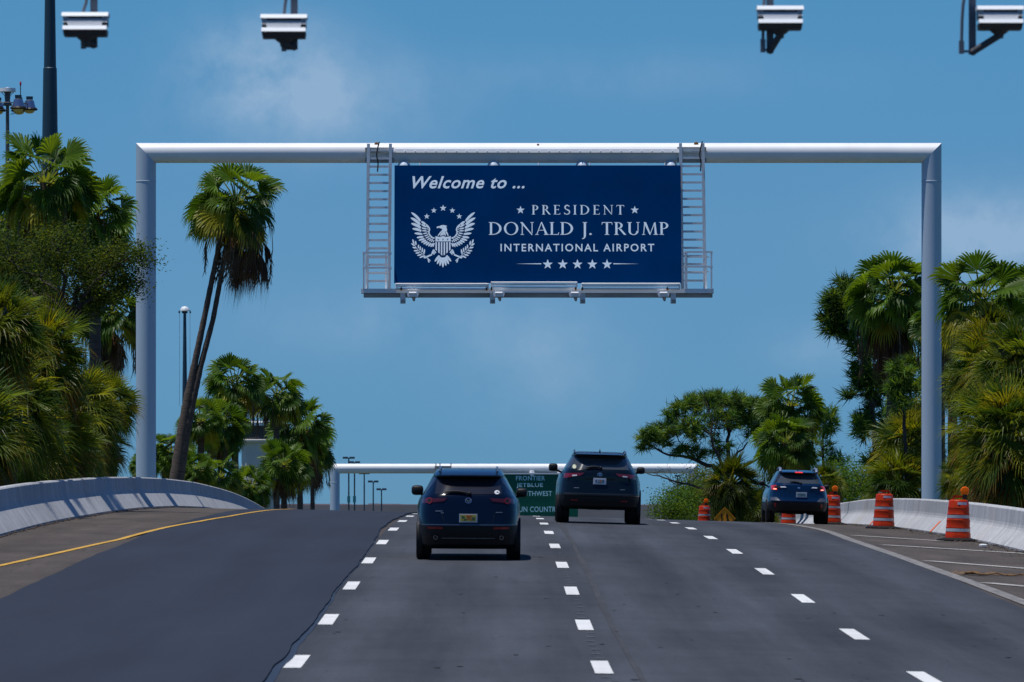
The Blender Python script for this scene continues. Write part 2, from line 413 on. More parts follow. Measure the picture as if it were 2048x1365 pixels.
# lane markings
mk = MB()
def dash(x, y0, L, wd=.19, dz=.0095):
    k = 4; vs = []; fs = []
    for i in range(k + 1):
        y = y0 + L * i / k
        for s in (-1, 1): vs.append((x + s*wd/2, y, zr(x + s*wd/2, y) + dz))
    for i in range(k): fs.append((2*i, 2*i+1, 2*i+3, 2*i+2))
    mk.add(vs, fs)
for (x, y0) in ((-2.154, 64.2), (1.126, 62.3), (4.456, 61.0)):
    for k in range(-1, 10): dash(x, y0 + 12.2*k - 1.65, 3.3)
struct(mk.obj('lane_markings', M['white_paint']))
mk = MB()
for k in range(-1, 5):
    for j in range(7):
        y = 62.3 + 12.2*k + 2.3 + j * 1.22
        dash(1.15 + rnd.uniform(-.03, .03), y, .12, .10)
struct(mk.obj('scraped_marks', M['ghost']))
def polyline(name, pts, wd, m, dz=.011, step=1.0):
    mb = MB(); dense = []
    for (a, b) in zip(pts, pts[1:]):
        n = max(2, int(math.dist(a, b) / step))
        for i in range(n): dense.append((a[0] + (b[0]-a[0])*i/n, a[1] + (b[1]-a[1])*i/n))
    dense.append(pts[-1])
    horizontal = abs(pts[-1][0]-pts[0][0]) > abs(pts[-1][1]-pts[0][1])
    for (x, y) in dense:
        if name == 'yellow_line': dz = .010 + .032*min(1, max(0, (x - edge_l(y) + .3)/.3))
        for s in (-1, 1):
            X, Y = (x, y - s*wd/2) if horizontal else (x + s*wd/2, y)
            mb.v.append((X, Y, zr(X, Y) + dz))
    for i in range(len(dense) - 1): mb.f.append((2*i, 2*i+1, 2*i+3, 2*i+2))
    return struct(mb.obj(name, m))
yl = [hit(*p) for p in ((-160, 1168), (0, 1132.5), (116, 1107), (232, 1081.5), (342, 1057), (400, 1046.5), (458, 1036.5), (500, 1029))]
yl = [(yl[0][0], 52)] + yl[1:] if False else yl
yl.append((yl[-1][0] + .3, 200)); yl.append((-7.0, 260))
polyline('yellow_line', yl, .125, M['yellow_paint'], .055)
el = [hit(*p) for p in ((2100, 1226), (2048, 1206), (1950, 1169), (1850, 1133), (1760, 1101), (1700, 1080.5), (1645, 1061))]
el = [(el[0][0] + .1, 60)] + el + [(el[-1][0] + .05, 165), (el[-1][0] + .9, 200)]
polyline('edge_line', el, .23, M['faded_paint'])
for a, b in (((1707, 1072), (1880, 1083)), ((1768, 1091), (2060, 1109)), ((1855, 1123), (2060, 1139)), ((1972, 1167), (2060, 1175))):
    polyline('gore_marking', [hit(*a), hit(*b)], .22 if a[0] < 1750 else .26, M['thin_paint'], step=.3)

k_ = MB(); r_ = random.Random(77)
for i in range(420):
    y = r_.uniform(58, 140); x = r_.uniform(-2, 7.2) if r_.random() < .75 else r_.uniform(-9, -7); q = .012 + .05*r_.random()**3; z = zr(x, y) + .012
    k_.add([(x + q*math.cos(a)*r_.uniform(.6, 1.2), y + q*2.2*math.sin(a)*r_.uniform(.6, 1.2), z) for a in (0, 1.05, 2.1, 3.14, 4.2, 5.2)], [(0, 1, 2, 3, 4, 5)])
struct(k_.obj('tar_specks', mat('tar', (.008, .008, .010), .8)), 'stuff')
# grass island where the exit lane splits off beyond the crest
k_ = MB()
for y in range(222, 330, 4):
    xa = 7.9; xb = lerp([(222, 8.6), (240, 13.0), (330, 14.5)], y)
    for i in range(5): x = xa + (xb - xa)*i/4; k_.v.append((x, y, zr(x, y) + .05 + .12*math.sin(i*pi_ /4) if False else zr(x, y) + .06))
for j in range(26):
    for i in range(4): k_.f.append((j*5 + i, j*5 + i + 1, (j+1)*5 + i + 1, (j+1)*5 + i))
struct(k_.obj('grass_island', M['grass']))
# ------------------------------------------------------------------ concrete barriers
def barrier(name, label, xf, side, H, y0, y1, joints, fh=.5):
    # side: +1 face looks to -X (right wall), -1 face looks to +X (left wall)
    prof = [(-.10, -.15), (-.10, .05), (.14, fh*H*.80), (.18, fh*H*.92), (.205, fh*H*1.05), (.22, fh*H*1.2), (.25, H - .03), (.28, H), (.46, H), (.48, H - .02), (.5, -.3)]
    mb = MB(); yy = []; y = y0
    while y < y1: yy.append((y, 0)); y += 2.0
    for j in joints: yy += [(j - .03, 0), (j - .026, .05), (j + .026, .05), (j + .03, 0)]
    yy.sort(); n = len(prof)
    for (y, ins) in yy:
        x0 = xf(y); zb = zr(x0, y)
        for (d, h) in prof:
            dd = d + ins if d < .3 else d - ins
            hh = min(h, H - ins) if ins else h
            mb.v.append((x0 + side * dd, y, zb + hh))
    for j in range(len(yy) - 1):
        for i in range(n - 1):
            q = (j*n + i, j*n + i + 1, (j+1)*n + i + 1, (j+1)*n + i); mb.f.append(q if side < 0 else q[::-1])
    mb.f.append(tuple(range(n))); mb.f.append(tuple((len(yy)-1)*n + i for i in range(n))[::-1])
    o = mb.obj(name, M['concrete']); tag(o, label, 'wall')
barrier('concrete_barrier', 'grey concrete safety wall along the left shoulder, sinking away behind the crest', lambda y: WL, -1, .88, 20, 420, [112, 124.5, 137, 149.5, 162, 174.5, 187, 199.5, 212], .56)
barrier('concrete_barrier', 'pale concrete safety wall along the right shoulder behind the orange drums', wr, 1, .77, 20, 254, [108, 119, 138.5, 162.5, 186, 204, 224])
# leaf litter and a dark brown strip along the foot of each wall
def litter(name, xf, w0, w1, y0, y1, seed, kind='stuff'):
    r = random.Random(seed); mb = MB()
    for i in range(1500):
        y = r.uniform(y0, y1); x = xf(y) + r.uniform(w0, w1) * r.random(); s = r.uniform(.015, .06); a = r.uniform(0, 3.1)
        z = zr(x, y) + .02; c, d = math.cos(a) * s, math.sin(a) * s
        mb.add([(x - c, y - d*3, z), (x + d*.4, y - c, z + .012), (x + c, y + d*3, z + r.uniform(0, .03)), (x - d*.4, y + c, z + .012)], [(0, 1, 2, 3)])
    o = mb.obj(name, M['litter']); o['kind'] = kind
litter('leaf_litter', lambda y: WL, .0, .45, 90, 190, 1)
litter('leaf_litter', wr, -.9, .0, 90, 175, 2)
sheet('dark_strip', lambda y: WL - .02, rough(31, .05, WL + .16), [y for y in ysf if 60 < y < 200], .012, mat('dark_brown', (.035, .028, .024), .95, var=.4, scale=2), 1)
sheet('dark_strip', lambda y: wr(y) - .12 + .05*math.sin(y*1.3) + .04*math.sin(y*3.1), lambda y: wr(y) + .02, [y for y in ysf if 60 < y < 200], .012, bpy.data.materials['dark_brown'], 1)

# ------------------------------------------------------------------ sign gantries
def gantry(name, label, D, xl, xr, ytop, rpx, base):
    r = rpx * D / F; zl = CZ + (YH - ytop) * D / F - r
    X0, X1 = (xl - XV) * D / F + r, (xr - XV) * D / F - r
    t = thing(name, label, 'sign gantry', (X0, D, base)); n = 28
    def ring(fn): return [fn(2*math.pi*k/n) for k in range(n)]
    def loft(nm, rings):
        mb = MB()
        for q in rings: mb.v += [(x - X0, y - D, z - base) for x, y, z in q]
        for i in range(len(rings) - 1):
            for k in range(n): mb.f.append((i*n+k, i*n+(k+1) % n, (i+1)*n+(k+1) % n, (i+1)*n+k))
        return mb.obj(nm, M['white_steel' if nm == 'beam' else 'shaded_paint'], t, smooth=50)
    loft('beam', [ring(lambda a: (X0 - r*math.sin(a), D + r*math.cos(a), zl + r*math.sin(a)))] +
                 [ring(lambda a: (X0 + (X1-X0)*f, D + r*math.cos(a), zl + r*math.sin(a))) for f in (.1, .3, .5, .7, .9)] +
                 [ring(lambda a: (X1 + r*math.sin(a), D + r*math.cos(a), zl + r*math.sin(a)))])
    for X, s in ((X0, 1), (X1, -1)):
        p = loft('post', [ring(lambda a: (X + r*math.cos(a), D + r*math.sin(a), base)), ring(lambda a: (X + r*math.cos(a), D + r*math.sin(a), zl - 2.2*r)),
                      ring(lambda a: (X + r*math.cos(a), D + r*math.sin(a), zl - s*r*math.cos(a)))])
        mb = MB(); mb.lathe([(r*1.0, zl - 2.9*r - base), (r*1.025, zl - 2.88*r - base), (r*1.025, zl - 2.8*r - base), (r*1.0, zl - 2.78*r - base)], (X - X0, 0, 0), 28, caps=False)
        mb.obj('weld_ring', M['shaded_paint'], p, smooth=30)
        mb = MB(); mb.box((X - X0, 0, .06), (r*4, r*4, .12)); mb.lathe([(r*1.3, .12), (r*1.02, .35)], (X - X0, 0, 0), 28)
        mb.obj('base_plate', M['galv'], t)
    return t, X0, X1, zl, r
D1 = 195.0; K = D1 / F
g1, gx0, gx1, gzl, gr = gantry('sign_gantry', 'tall white tubular gantry spanning the road and carrying the navy welcome sign', D1, 272, 1883, 286.5, 20, 6.5)
mb = MB(); mb.box((0, 0, 0), (0, 0, 0))
def rel(o, v): return Vector(v) - o.location
# rust spots on the beam, a part of the gantry
for (px, py, s) in ((1076, 291.5, .045), (1392, 290, .08), (753, 290, .07)):
    hh = gzl - (CZ + (YH - py)*K); mb = MB(); c = Vector((P(px, py, D1).x, D1 - math.sqrt(max(.01, gr**2 - hh**2)), CZ + (YH - py)*K)) - g1.location; mb.ellipsoid(c, (s, .02, s*1.1), 8, 6)
    mb.obj('rust_patch', M['rust'], g1)

D2 = 427.0
g2, hx0, hx1, hzl, hr = gantry('sign_gantry', 'smaller white gantry in the distance beyond the crest carrying the green sign', D2, 660, 1396, 928, 9.7, 0.4)
mb = MB()
for px in (872, 880, 902): c = P(px, 934, D2 - .6) - g2.location; mb.box(c, (.07, .07, .55))
c = P(886, 934, D2 - .6) - g2.location; mb.box(c, (1.2, .3, .12)); c = P(886, 938, D2 - .6) - g2.location; mb.box(c, (1.2, .3, .2))
mb.obj('ladder_head', M['galv_dark'], g2)

# ---------------------------------------------------------------- lettering tools
def text_mb(s, x0, x1, y0, y1, D, shear=0., offset=0., spacing=1., thick=.01):
    cu = bpy.data.curves.new('t', 'FONT'); cu.body = s; cu.shear = shear; cu.offset = offset; cu.space_character = spacing; cu.resolution_u = 3
    o = bpy.data.objects.new('t', cu); C.objects.link(o)
    dg = bpy.context.evaluated_depsgraph_get(); me = bpy.data.meshes.new_from_object(o.evaluated_get(dg))
    vs = [v.co.copy() for v in me.vertices]; fs = [tuple(p.vertices) for p in me.polygons]
    bpy.data.objects.remove(o); bpy.data.curves.remove(cu); bpy.data.meshes.remove(me)
    ax, bx = min(v.x for v in vs), max(v.x for v in vs); ay, by = min(v.y for v in vs), max(v.y for v in vs)
    mb = MB(); out = []
    for v in vs:
        px = x0 + (v.x - ax) / (bx - ax) * (x1 - x0); py = y1 - (v.y - ay) / (by - ay) * (y1 - y0)
        p = P(px, py, D); out.append(Vector((p.x, D, p.z)))
    mb.add(out, fs)
    return mb
def shift(mb, o): mb.v = [tuple(Vector(v) - o.location) for v in mb.v]; return mb

# serif capitals drawn as polygons in a unit-height box; each glyph = (width, [polygons])
def arcband(cx, cy, ro, ri, a0, a1, n=16):
    o = [(cx + ro[0]*math.cos(a0 + (a1-a0)*i/n), cy + ro[1]*math.sin(a0 + (a1-a0)*i/n)) for i in range(n+1)]
    i_ = [(cx + ri[0]*math.cos(a0 + (a1-a0)*i/n), cy + ri[1]*math.sin(a0 + (a1-a0)*i/n)) for i in range(n+1)]
    return [[o[i], o[i+1], i_[i+1], i_[i]] for i in range(n)]
def rc(x0, y0, x1, y1): return [(x0, y0), (x1, y0), (x1, y1), (x0, y1)]
T, t_, SF, SH = .135, .06, .075, .045
def stem(x, w_=T, y0=0, y1=1, top=True, bot=True):
    r = [rc(x, y0 + (SH if bot else 0), x + w_, y1 - (SH if top else 0))]
    if bot: r.append(rc(x - SF, y0, x + w_ + SF, y0 + SH))
    if top: r.append(rc(x - SF, y1 - SH, x + w_ + SF, y1))
    return r
def diag(xa, ya, xb, yb, w_): return [[(xa, ya), (xa + w_, ya), (xb + w_, yb), (xb, yb)]]
pi = math.pi
def ribbon(pts):
    out = []
    for (x0, y0, w0), (x1, y1, w1) in zip(pts, pts[1:]):
        dx, dy = x1-x0, y1-y0; L = math.hypot(dx, dy); nx, ny = -dy/L, dx/L
        out.append([(x0+nx*w0/2, y0+ny*w0/2), (x0-nx*w0/2, y0-ny*w0/2), (x1-nx*w1/2, y1-ny*w1/2), (x1+nx*w1/2, y1+ny*w1/2)])
    return out
def spts():
    r = []
    for i in range(13):
        a = .15*pi + 1.35*pi*i/12*.93; r.append((.31 + .19*math.cos(a), .755 + .225*math.sin(a), .055 + .08*max(0, math.sin((i)/12*pi*.9))))
    b = []
    for i in range(13):
        a = .42*pi - 1.32*pi*i/12; b.append((.29 + .235*math.cos(a), .26 + .24*math.sin(a), .14 - .085*(i/12)))
    return ribbon(r + b) 
GL = {
 'I': (.30, stem(.08)),
 'P': (.60, stem(.08) + arcband(.24, .73, (.34, .27), (.20, .22), -pi/2, pi/2) + [rc(.215, .95, .24, 1), rc(.215, .46, .24, .51)]),
 'R': (.74, stem(.08) + arcband(.24, .74, (.31, .26), (.17, .21), -pi/2, pi/2) + [rc(.215, .95, .24, 1), rc(.215, .48, .24, .53), [(.30, .48), (.44, .48), (.78, .0), (.62, .0)]]),
 'E': (.60, stem(.08) + [rc(.29, .955, .54, 1), rc(.50, .85, .54, .955), rc(.215, .50, .46, .55), rc(.42, .43, .46, .50), rc(.42, .55, .46, .62), rc(.29, 0, .58, .045), [(.54, .045), (.58, .045), (.60, .17), (.56, .17)]]),
 'S': (.56, spts() + [[(.47, .80), (.51, .80), (.50, .97), (.46, .97)], [(.06, .03), (.10, .03), (.09, .22), (.05, .22)]]),
 'D': (.86, stem(.08) + arcband(.26, .5, (.56, .5), (.41, .445), -pi/2, pi/2, 22) + [rc(.29, 0, .30, .055) , rc(.29, .945, .30, 1)]),
 'N': (.86, [rc(.11, .045, .165, .90), rc(.03, 0, .25, .045), [(.0, 1), (.16, 1), (.80, .0), (.74, -.02)], rc(.74, .12, .795, .955), rc(.66, .955, .88, 1)]),
 'T': (.74, stem(.30, top=False) + [rc(.04, .945, .70, 1), [(.04, .945), (.08, .945), (.05, .80), (.02, .80)], [(.66, .945), (.70, .945), (.72, .80), (.69, .80)]]),
 'O': (.98, arcband(.49, .5, (.46, .515), (.32, .465), 0, 2*pi, 40)),
 'A': (.86, diag(.10, .045, .40, 1, .055) + [[(.40, 1.0), (.455, 1.02), (.82, .045), (.66, .045)], rc(.26, .34, .64, .385), rc(.02, 0, .24, .045), rc(.58, 0, .90, .045)]),
 'L': (.60, stem(.08) + [rc(.29, 0, .58, .05), [(.53, .05), (.58, .05), (.61, .20), (.57, .20)]]),
 'J': (.34, stem(.10, y0=-.08, bot=False) + ribbon([(.168, -.08, .135), (.155, -.17, .12), (.11, -.25, .09), (.05, -.30, .06), (-.02, -.32, .05)])),
 '.': (.24, arcband(.1, .06, (.08, .08), (.001, .001), 0, 2*pi, 10)),
 'U': (.86, [rc(.10, .30, .235, .955), rc(.02, .955, .31, 1), rc(.68, .30, .735, .955), rc(.60, .955, .82, 1)] + arcband(.4175, .30, (.3175, .32), (.1825, .265), pi, 2*pi, 16) + [[(.68, .30), (.60, .30), (.60, .30), (.735, .30)]][:0]),
 'M': (1.04, [[(.09, .045), (.145, .045), (.22, .97), (.165, .97)], [(.12, 1), (.28, 1), (.56, .10), (.50, .0)], [(.50, .0), (.545, .0), (.86, .97), (.80, .97)], [(.80, .95), (.88, 1.0), (.97, .045), (.83, .045)], rc(.01, 0, .23, .045), rc(.75, 0, 1.05, .045)]),
 ' ': (.38, [])}
def serif_mb(s, x0, x1, y0, y1, D, track):
    # y0 = cap top, y1 = baseline in photo pixels
    wtot = sum(GL[c][0] for c in s) + track * (len(s) - 1)
    k = (x1 - x0) / wtot; h = y1 - y0; mb = MB(); cx = 0; lay = 0
    for ch in s:
        wd, polys = GL[ch]
        for pl in polys:
            lay = (lay + 1) % 9
            vs = []
            for (u, v) in pl:
                p = P(x0 + (cx + u) * k, y1 - v * h, D); vs.append((p.x, D - lay * .0003, p.z))
            mb.add(vs, [tuple(range(len(vs)))])
        cx += wd + track
    return mb

# ---------------------------------------------------------------- welcome sign
DS = 194.25
sc_ = P(1075, 567, DS)
ws = thing('welcome_sign', 'wide navy welcome sign with pale eagle emblem and lettering hung under the white gantry', 'sign', sc_)
a, b = P(789, 331, DS), P(1361.5, 567, DS)
mb = MB(); mb.box(((a.x+b.x)/2 - sc_.x, .06, (a.z+b.z)/2 - sc_.z), (b.x - a.x, .12, a.z - b.z)); mb.obj('panel', M['navy'], ws)
mb = MB()
for k in range(9):
    x = a.x + (b.x - a.x) * (k + .5) / 9 - sc_.x; mb.box((x, .19, (a.z+b.z)/2 - sc_.z), (.1, .13, a.z - b.z - .1))
mb.obj('panel_rib', M['galv'], ws)
DL = DS - .003
shift(text_mb('Welcome to ...', 825, 1049, 353, 378, DL, .33, .018, 1.08), ws).obj('lettering', M['silver'], ws)
shift(serif_mb('PRESIDENT', 1063.5, 1248.5, 411.5, 430.5, DL, .30), ws).obj('lettering', M['silver'], ws)
shift(serif_mb('DONALD J. TRUMP', 977.5, 1336.5, 446, 471.5, DL, .085), ws).obj('lettering', M['silver'], ws)
shift(text_mb('INTERNATIONAL AIRPORT', 1001, 1307.5, 489.5, 505, DL, 0, .012, 1.25), ws).obj('lettering', M['silver'], ws)
def star(cx, cy, r, D=DL):
    vs = []
    for k in range(10):
        rr = r if k % 2 == 0 else r * .40; an = math.pi/2 + k * math.pi/5
        p = P(cx + rr*math.cos(an), cy - rr*math.sin(an), D); vs.append((p.x, D, p.z))
    c = P(cx, cy, D)
    m_ = MB(); m_.add(vs + [(c.x, D, c.z)], [(k, (k+1) % 10, 10) for k in range(10)])
    return m_
for px in (1095, 1125, 1154.3, 1184, 1213.3): shift(star(px, 531, 10.5), ws).obj('star', M['silver'], ws)
for px in (1041, 1269): shift(star(px, 421.5, 8.5), ws).obj('star', M['silver'], ws)
for (xa, xb, s) in ((1030, 1082, 1), (1278, 1226, -1)):
    m_ = MB(); q = [P(xa, 529.8, DL), P(xb, 528.8, DL), P(xb, 530.8, DL)]; m_.add(q, [(0, 1, 2)]); shift(m_, ws).obj('rule_line', M['silver'], ws)
# eagle emblem; coordinates in a 1365-unit drawing box
def E(x, y, D=DL): p = P(800 + x/7.583, 380 + y/7.583, D); return (p.x, D, p.z)
em = MB(); lay = [0]
def epoly(pts, mirror=True, up=0):
    lay[0] = (lay[0] + 1) % 8; D = DL - lay[0]*.0004 - up
    em.add([E(x, y, D) for x, y in pts], [tuple(range(len(pts)))])
    if mirror: em.add([E(1308 - x, y, D) for x, y in pts], [tuple(range(len(pts)))])
def feather(x0, y0, x1, y1, wd, mirror=True, bend=0.):
    dx, dy = x1-x0, y1-y0; L = math.hypot(dx, dy); nx, ny = -dy/L, dx/L; A, B = [], []
    for f, g in ((0, .72), (.2, .9), (.45, 1), (.7, .92), (.88, .62), (1, .12)):
        o = bend * math.sin(f * math.pi) * L
        A.append((x0 + dx*f + nx*(wd/2*g + o), y0 + dy*f + ny*(wd/2*g + o))); B.append((x0 + dx*f - nx*(wd/2*g - o), y0 + dy*f - ny*(wd/2*g - o)))
    epoly(A + B[::-1], mirror)
for f in ((312, 486, 172, 350, 40), (310, 538, 165, 432, 44), (318, 588, 172, 518, 44), (326, 634, 190, 600, 40), (340, 682, 222, 670, 34), (358, 722, 256, 738, 33), (376, 752, 286, 780, 31), (398, 775, 325, 810, 30), (420, 795, 358, 836, 28), (446, 808, 395, 856, 27), (474, 820, 432, 872, 26), (500, 826, 468, 880, 25), (522, 820, 500, 880, 22)):
    feather(*f, bend=.05 if f[1] < 640 else 0)
for f in ((388, 535, 324, 488, 36), (398, 572, 325, 535, 26), (402, 604, 328, 588, 23), (405, 634, 336, 630, 21), (416, 664, 350, 678, 20), (430, 694, 370, 714, 19), (446, 722, 388, 746, 19), (462, 744, 414, 772, 18), (482, 758, 442, 792, 17), (500, 768, 472, 804, 16), (520, 776, 502, 810, 15)):
    feather(*f)
for f in ((428, 586, 394, 548, 17), (434, 614, 402, 596, 12), (436, 642, 406, 640, 12), (446, 670, 420, 682, 11), (462, 704, 436, 722, 11), (484, 730, 460, 750, 11), (506, 748, 488, 768, 10)): feather(*f)
bone = [(386, 522, 10), (420, 552, 18), (446, 590, 20), (450, 616, 20), (440, 645, 20), (444, 680, 20), (466, 712, 20), (496, 736, 18), (526, 746, 22)]
for q in ribbon(bone): epoly(q)
epoly([(540, 714), (575, 722), (610, 727), (654, 712), (698, 727), (735, 722), (772, 714), (772, 795), (540, 795)], False)
for x0, x1, yb in ((540, 562, 930), (581, 604, 970), (622, 644, 1002), (664, 686, 1002), (704, 727, 970), (746, 768, 930)):
    epoly([(x0, 805), (x1, 805), (x1, yb + (8 if x1 < 654 else -8)), (x0, yb + (-8 if x1 < 654 else 8))], False)
epoly([(558, 580), (563, 566), (600, 562), (622, 549), (660, 544), (700, 552), (716, 560), (700, 572), (712, 600), (716, 625), (706, 640), (640, 650), (624, 640), (640, 622), (636, 604), (612, 592), (590, 586), (572, 588), (566, 600)], False)
for f in ((632, 640, 575, 712, 20), (648, 645, 612, 716, 18), (664, 645, 650, 706, 16), (680, 642, 690, 714, 18), (696, 632, 735, 712, 22), (660, 640, 632, 712, 10), (674, 640, 668, 708, 10)): feather(*f, mirror=False)
for f in ((600, 1010, 530, 1102, 34), (614, 1028, 566, 1142, 34), (634, 1040, 606, 1168, 32)): feather(*f)
feather(654, 1040, 654, 1192, 36, False)
# olive branches and talons
st = [(196, 790, 5), (240, 880, 7), (300, 950, 8), (370, 1005, 9), (420, 1055, 10), (450, 1085, 10)]
for q in ribbon(st): epoly(q)
for f in ((215, 830, 195, 762, 24), (246, 850, 238, 786, 24), (282, 900, 284, 842, 22), (308, 930, 312, 868, 22), (338, 960, 344, 890, 22), (366, 985, 376, 912, 24), (222, 860, 176, 824, 22), (246, 895, 192, 884, 24), (272, 935, 212, 938, 24), (300, 965, 238, 974, 24), (330, 995, 264, 1010, 24), (362, 1015, 300, 1045, 24), (430, 1060, 445, 1122, 22), (425, 1055, 468, 1095, 14)): feather(*f)
epoly([(484, 985), (494, 1005), (385, 1055), (362, 1050), (360, 1020), (395, 1022)])
epoly([(518, 912), (536, 940), (556, 965), (540, 972), (520, 1000), (500, 985), (478, 985), (486, 955), (500, 925)])
em_o = shift(em, ws).obj('emblem', M['silver'], ws)
dk = MB()
for x in (583, 654, 724):
    s_ = star(800 + x/7.583, 380 + 763/7.583, 1.9, DL - .006); dk.add([Vector(v) for v in s_.v], s_.f)
dk.add([E(632, 598, DL-.006), E(646, 604, DL-.006), E(636, 612, DL-.006)], [(0, 1, 2)])
for (x, y) in ((510, 940), (525, 958), (515, 975)):
    for mx in (x, 1308 - x): dk.add([E(mx-6, y, DL-.006), E(mx, y-6, DL-.006), E(mx+6, y, DL-.006), E(mx, y+6, DL-.006)], [(0, 1, 2, 3)])
shift(dk, ws).obj('emblem_detail', M['navy'], em_o)
for (x, y, r) in ((655, 285, 7), (515, 322, 6), (795, 322, 6), (408, 412, 6), (900, 412, 6)): shift(star(800 + x/7.583, 380 + y/7.583, r), ws).obj('star', M['silver'], ws)
# saddle brackets between tube and sign, and the angle rail behind the sign top
for px in (808, 987.5, 1164, 1342):
    c = P(px, 330, DS + .40); rr = 14*K; m_ = MB()
    m_.lathe([(.001, rr*.95), (rr*.5, rr*.85), (rr*.85, rr*.5), (rr, 0), (rr, -.03)], (c.x - sc_.x, c.y - sc_.y, c.z - sc_.z), 18); m_.obj('saddle_bracket', M['shaded_paint'], ws, smooth=60)
m_ = MB(); c0, c1 = P(760, 300, 194.4), P(1400, 300, 194.4)
m_.box(((c0.x+c1.x)/2 - sc_.x, .15, c0.z - sc_.z), (c1.x - c0.x, .06, 7*K)); m_.box(((c0.x+c1.x)/2 - sc_.x, .30, c0.z - sc_.z + 3*K), (c1.x - c0.x, .32, .03)); m_.obj('support_rail', M['white_steel'], ws)
m_ = MB()
for k in range(31):
    p = P(769 + k*20.6, 301, 194.35); m_.ellipsoid((p.x - sc_.x, p.y - sc_.y, p.z - sc_.z), (.022, .03, .022), 6, 4)
m_.obj('bolts', M['galv'], ws)['kind'] = 'stuff'
for px in (840, 1077, 1180, 1330):
    p = P(px, 331, DS); m_ = MB(); m_.tube([(p.x - sc_.x, .05, p.z - sc_.z - .03), (p.x - sc_.x, .05, p.z - sc_.z + .1)], .02, 6); m_.obj('lifting_eye', M['galv'], ws)

ws.location.y -= .85; ws.rotation_euler = (R(-13), 0, 0); ws.scale = (1, 1, 1/math.cos(R(13)))
# ladders at either end of the sign
def ladder(label, x0, x1, ytop, ybot, D, slant=0):
    b0 = P((x0+x1)/2, ybot, D); t = thing('ladder', label, 'ladder', b0)
    for x, s in ((x0, slant), (x1, slant)):
        m_ = MB(); p, q = P(x + s, ybot, D) - b0, P(x, ytop, D) - b0; m_.bar(p, q, .075, .10); m_.obj('rail', M['galv'], t)
    n = 18
    for k in range(n):
        y = ytop + 13 + k * 16.35
        if y > ybot - 4: break
        m_ = MB(); sl = slant * (y - ytop) / (ybot - ytop)
        m_.bar(P(x0 + sl, y, D) - b0, P(x1 + sl, y, D) - b0, .055, .07); m_.obj('rung', M['galv'], t)
    m_ = MB(); p = P((x0+x1)/2, ytop + 12, D + .12) - b0; m_.box(p, (.95, .1, .14)); p = P((x0+x1)/2, ytop + 30, D + .25) - b0; m_.box(p, (.95, .06, .28)); m_.obj('top_bracket', M['galv_dark'], t)
    m_ = MB(); q = [P((x0+x1)/2 - 4 if slant <= 0 else x1 - 5, ytop + dy, D - .1) - b0 + Vector((dx, 0, 0)) for dx, dy in ((.06, -4), (.0, 10), (-.03, 22), (.02, 40), (.0, 56))]
    m_.tube(q, .022, 6); m_.obj('cable', M['cable'], t)
    return t
ladder('grey steel ladder left of the navy sign with a cable on its upper rungs', 737, 781, 288, 580, 194.5, -3)
ladder('grey steel ladder overlapping the right edge of the navy sign', 1361, 1406, 287, 580, 194.5, 4)
# maintenance walkway under the sign
wb = P(1075, 595, 193.6)
wk = thing('maintenance_walkway', 'long weathered steel walkway with white rails below the navy sign', 'walkway', wb)
def W(px, py, D=193.6): return P(px, py, D) - wb
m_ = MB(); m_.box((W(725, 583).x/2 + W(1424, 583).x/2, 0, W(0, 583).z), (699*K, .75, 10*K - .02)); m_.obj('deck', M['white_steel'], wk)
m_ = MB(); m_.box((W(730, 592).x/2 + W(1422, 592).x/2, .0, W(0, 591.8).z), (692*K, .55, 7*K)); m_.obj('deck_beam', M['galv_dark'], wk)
for (xa, xb, ty, s) in ((792, 977, 569.5, 8), (982, 1154, 566.5, 0), (1163, 1359, 569, -6)):
    m_ = MB()
    for (y, dy) in ((ty, -.45), (ty + 4.2, -.42)): m_.tube([W(xa, y) + Vector((0, dy, 0)), W(xb, y) + Vector((0, dy, 0))], .03, 8)
    m_.tube([W(xa, ty + 9.5) + Vector((0, -.42, 0)), W(xb, ty + 10) + Vector((0, -.42, 0))], .034, 8)
    for x in (xa + 1, xb - 1): m_.tube([W(x, ty) + Vector((0, -.44, 0)), W(x, ty + 9) + Vector((0, -.44, 0))], .032, 8)
    m_.obj('folded_rail', M['white_steel'], wk, smooth=40)
for x in (803, 973, 983, 1151, 1164, 1334):
    m_ = MB(); m_.box(W(x, 580) + Vector((0, -.46, 0)), (.06, .05, .08)); m_.obj('rust_stain', M['rust'], wk)
    m_ = MB(); m_.lathe([(.03, -.5), (.03, -.47)], W(x, 577.5), 8, 'Y'); m_.obj('hinge_pin', M['cable'], wk)
for x in (806, 985, 1165, 1346):
    m_ = MB(); m_.box(W(x, 597) + Vector((0, -.2, 0)), (.17, .28, .36)); m_.obj('support_box', M['galv'], wk)
    m_ = MB(); m_.box(W(x + 1, 604) + Vector((0, -.25, 0)), (.14, .2, .12)); m_.obj('junction_box', M['galv_dark'], wk)
def cage(x0, x1, ytop, ymid, ybot):
    m_ = MB()
    for y in (ytop, ymid):
        m_.bar(W(x0, y) + Vector((0, -.4, 0)), W(x1, y) + Vector((0, -.4, 0)), .06); m_.bar(W(x0, y) + Vector((0, -.4, 0)), W(x0, y) + Vector((0, .35, 0)), .05); m_.bar(W(x1, y) + Vector((0, -.4, 0)), W(x1, y) + Vector((0, .35, 0)), .05)
        m_.bar(W(x0 + 4, y + 8) + Vector((0, .4, 0)), W(x1 - 4, y + 8) + Vector((0, .4, 0)), .045)
    for x, d in ((x0 + 1, -.4), (x1 - 1, -.4), (x0 + 5, .4), (x1 - 10, .4)): m_.bar(W(x, ytop) + Vector((0, d, 0)), W(x, ybot) + Vector((0, d, 0)), .055)
    m_.obj('guard_frame', M['galv'], wk)
cage(727, 781.5, 507, 537, 580); cage(1369, 1423, 505.5, 535, 580)
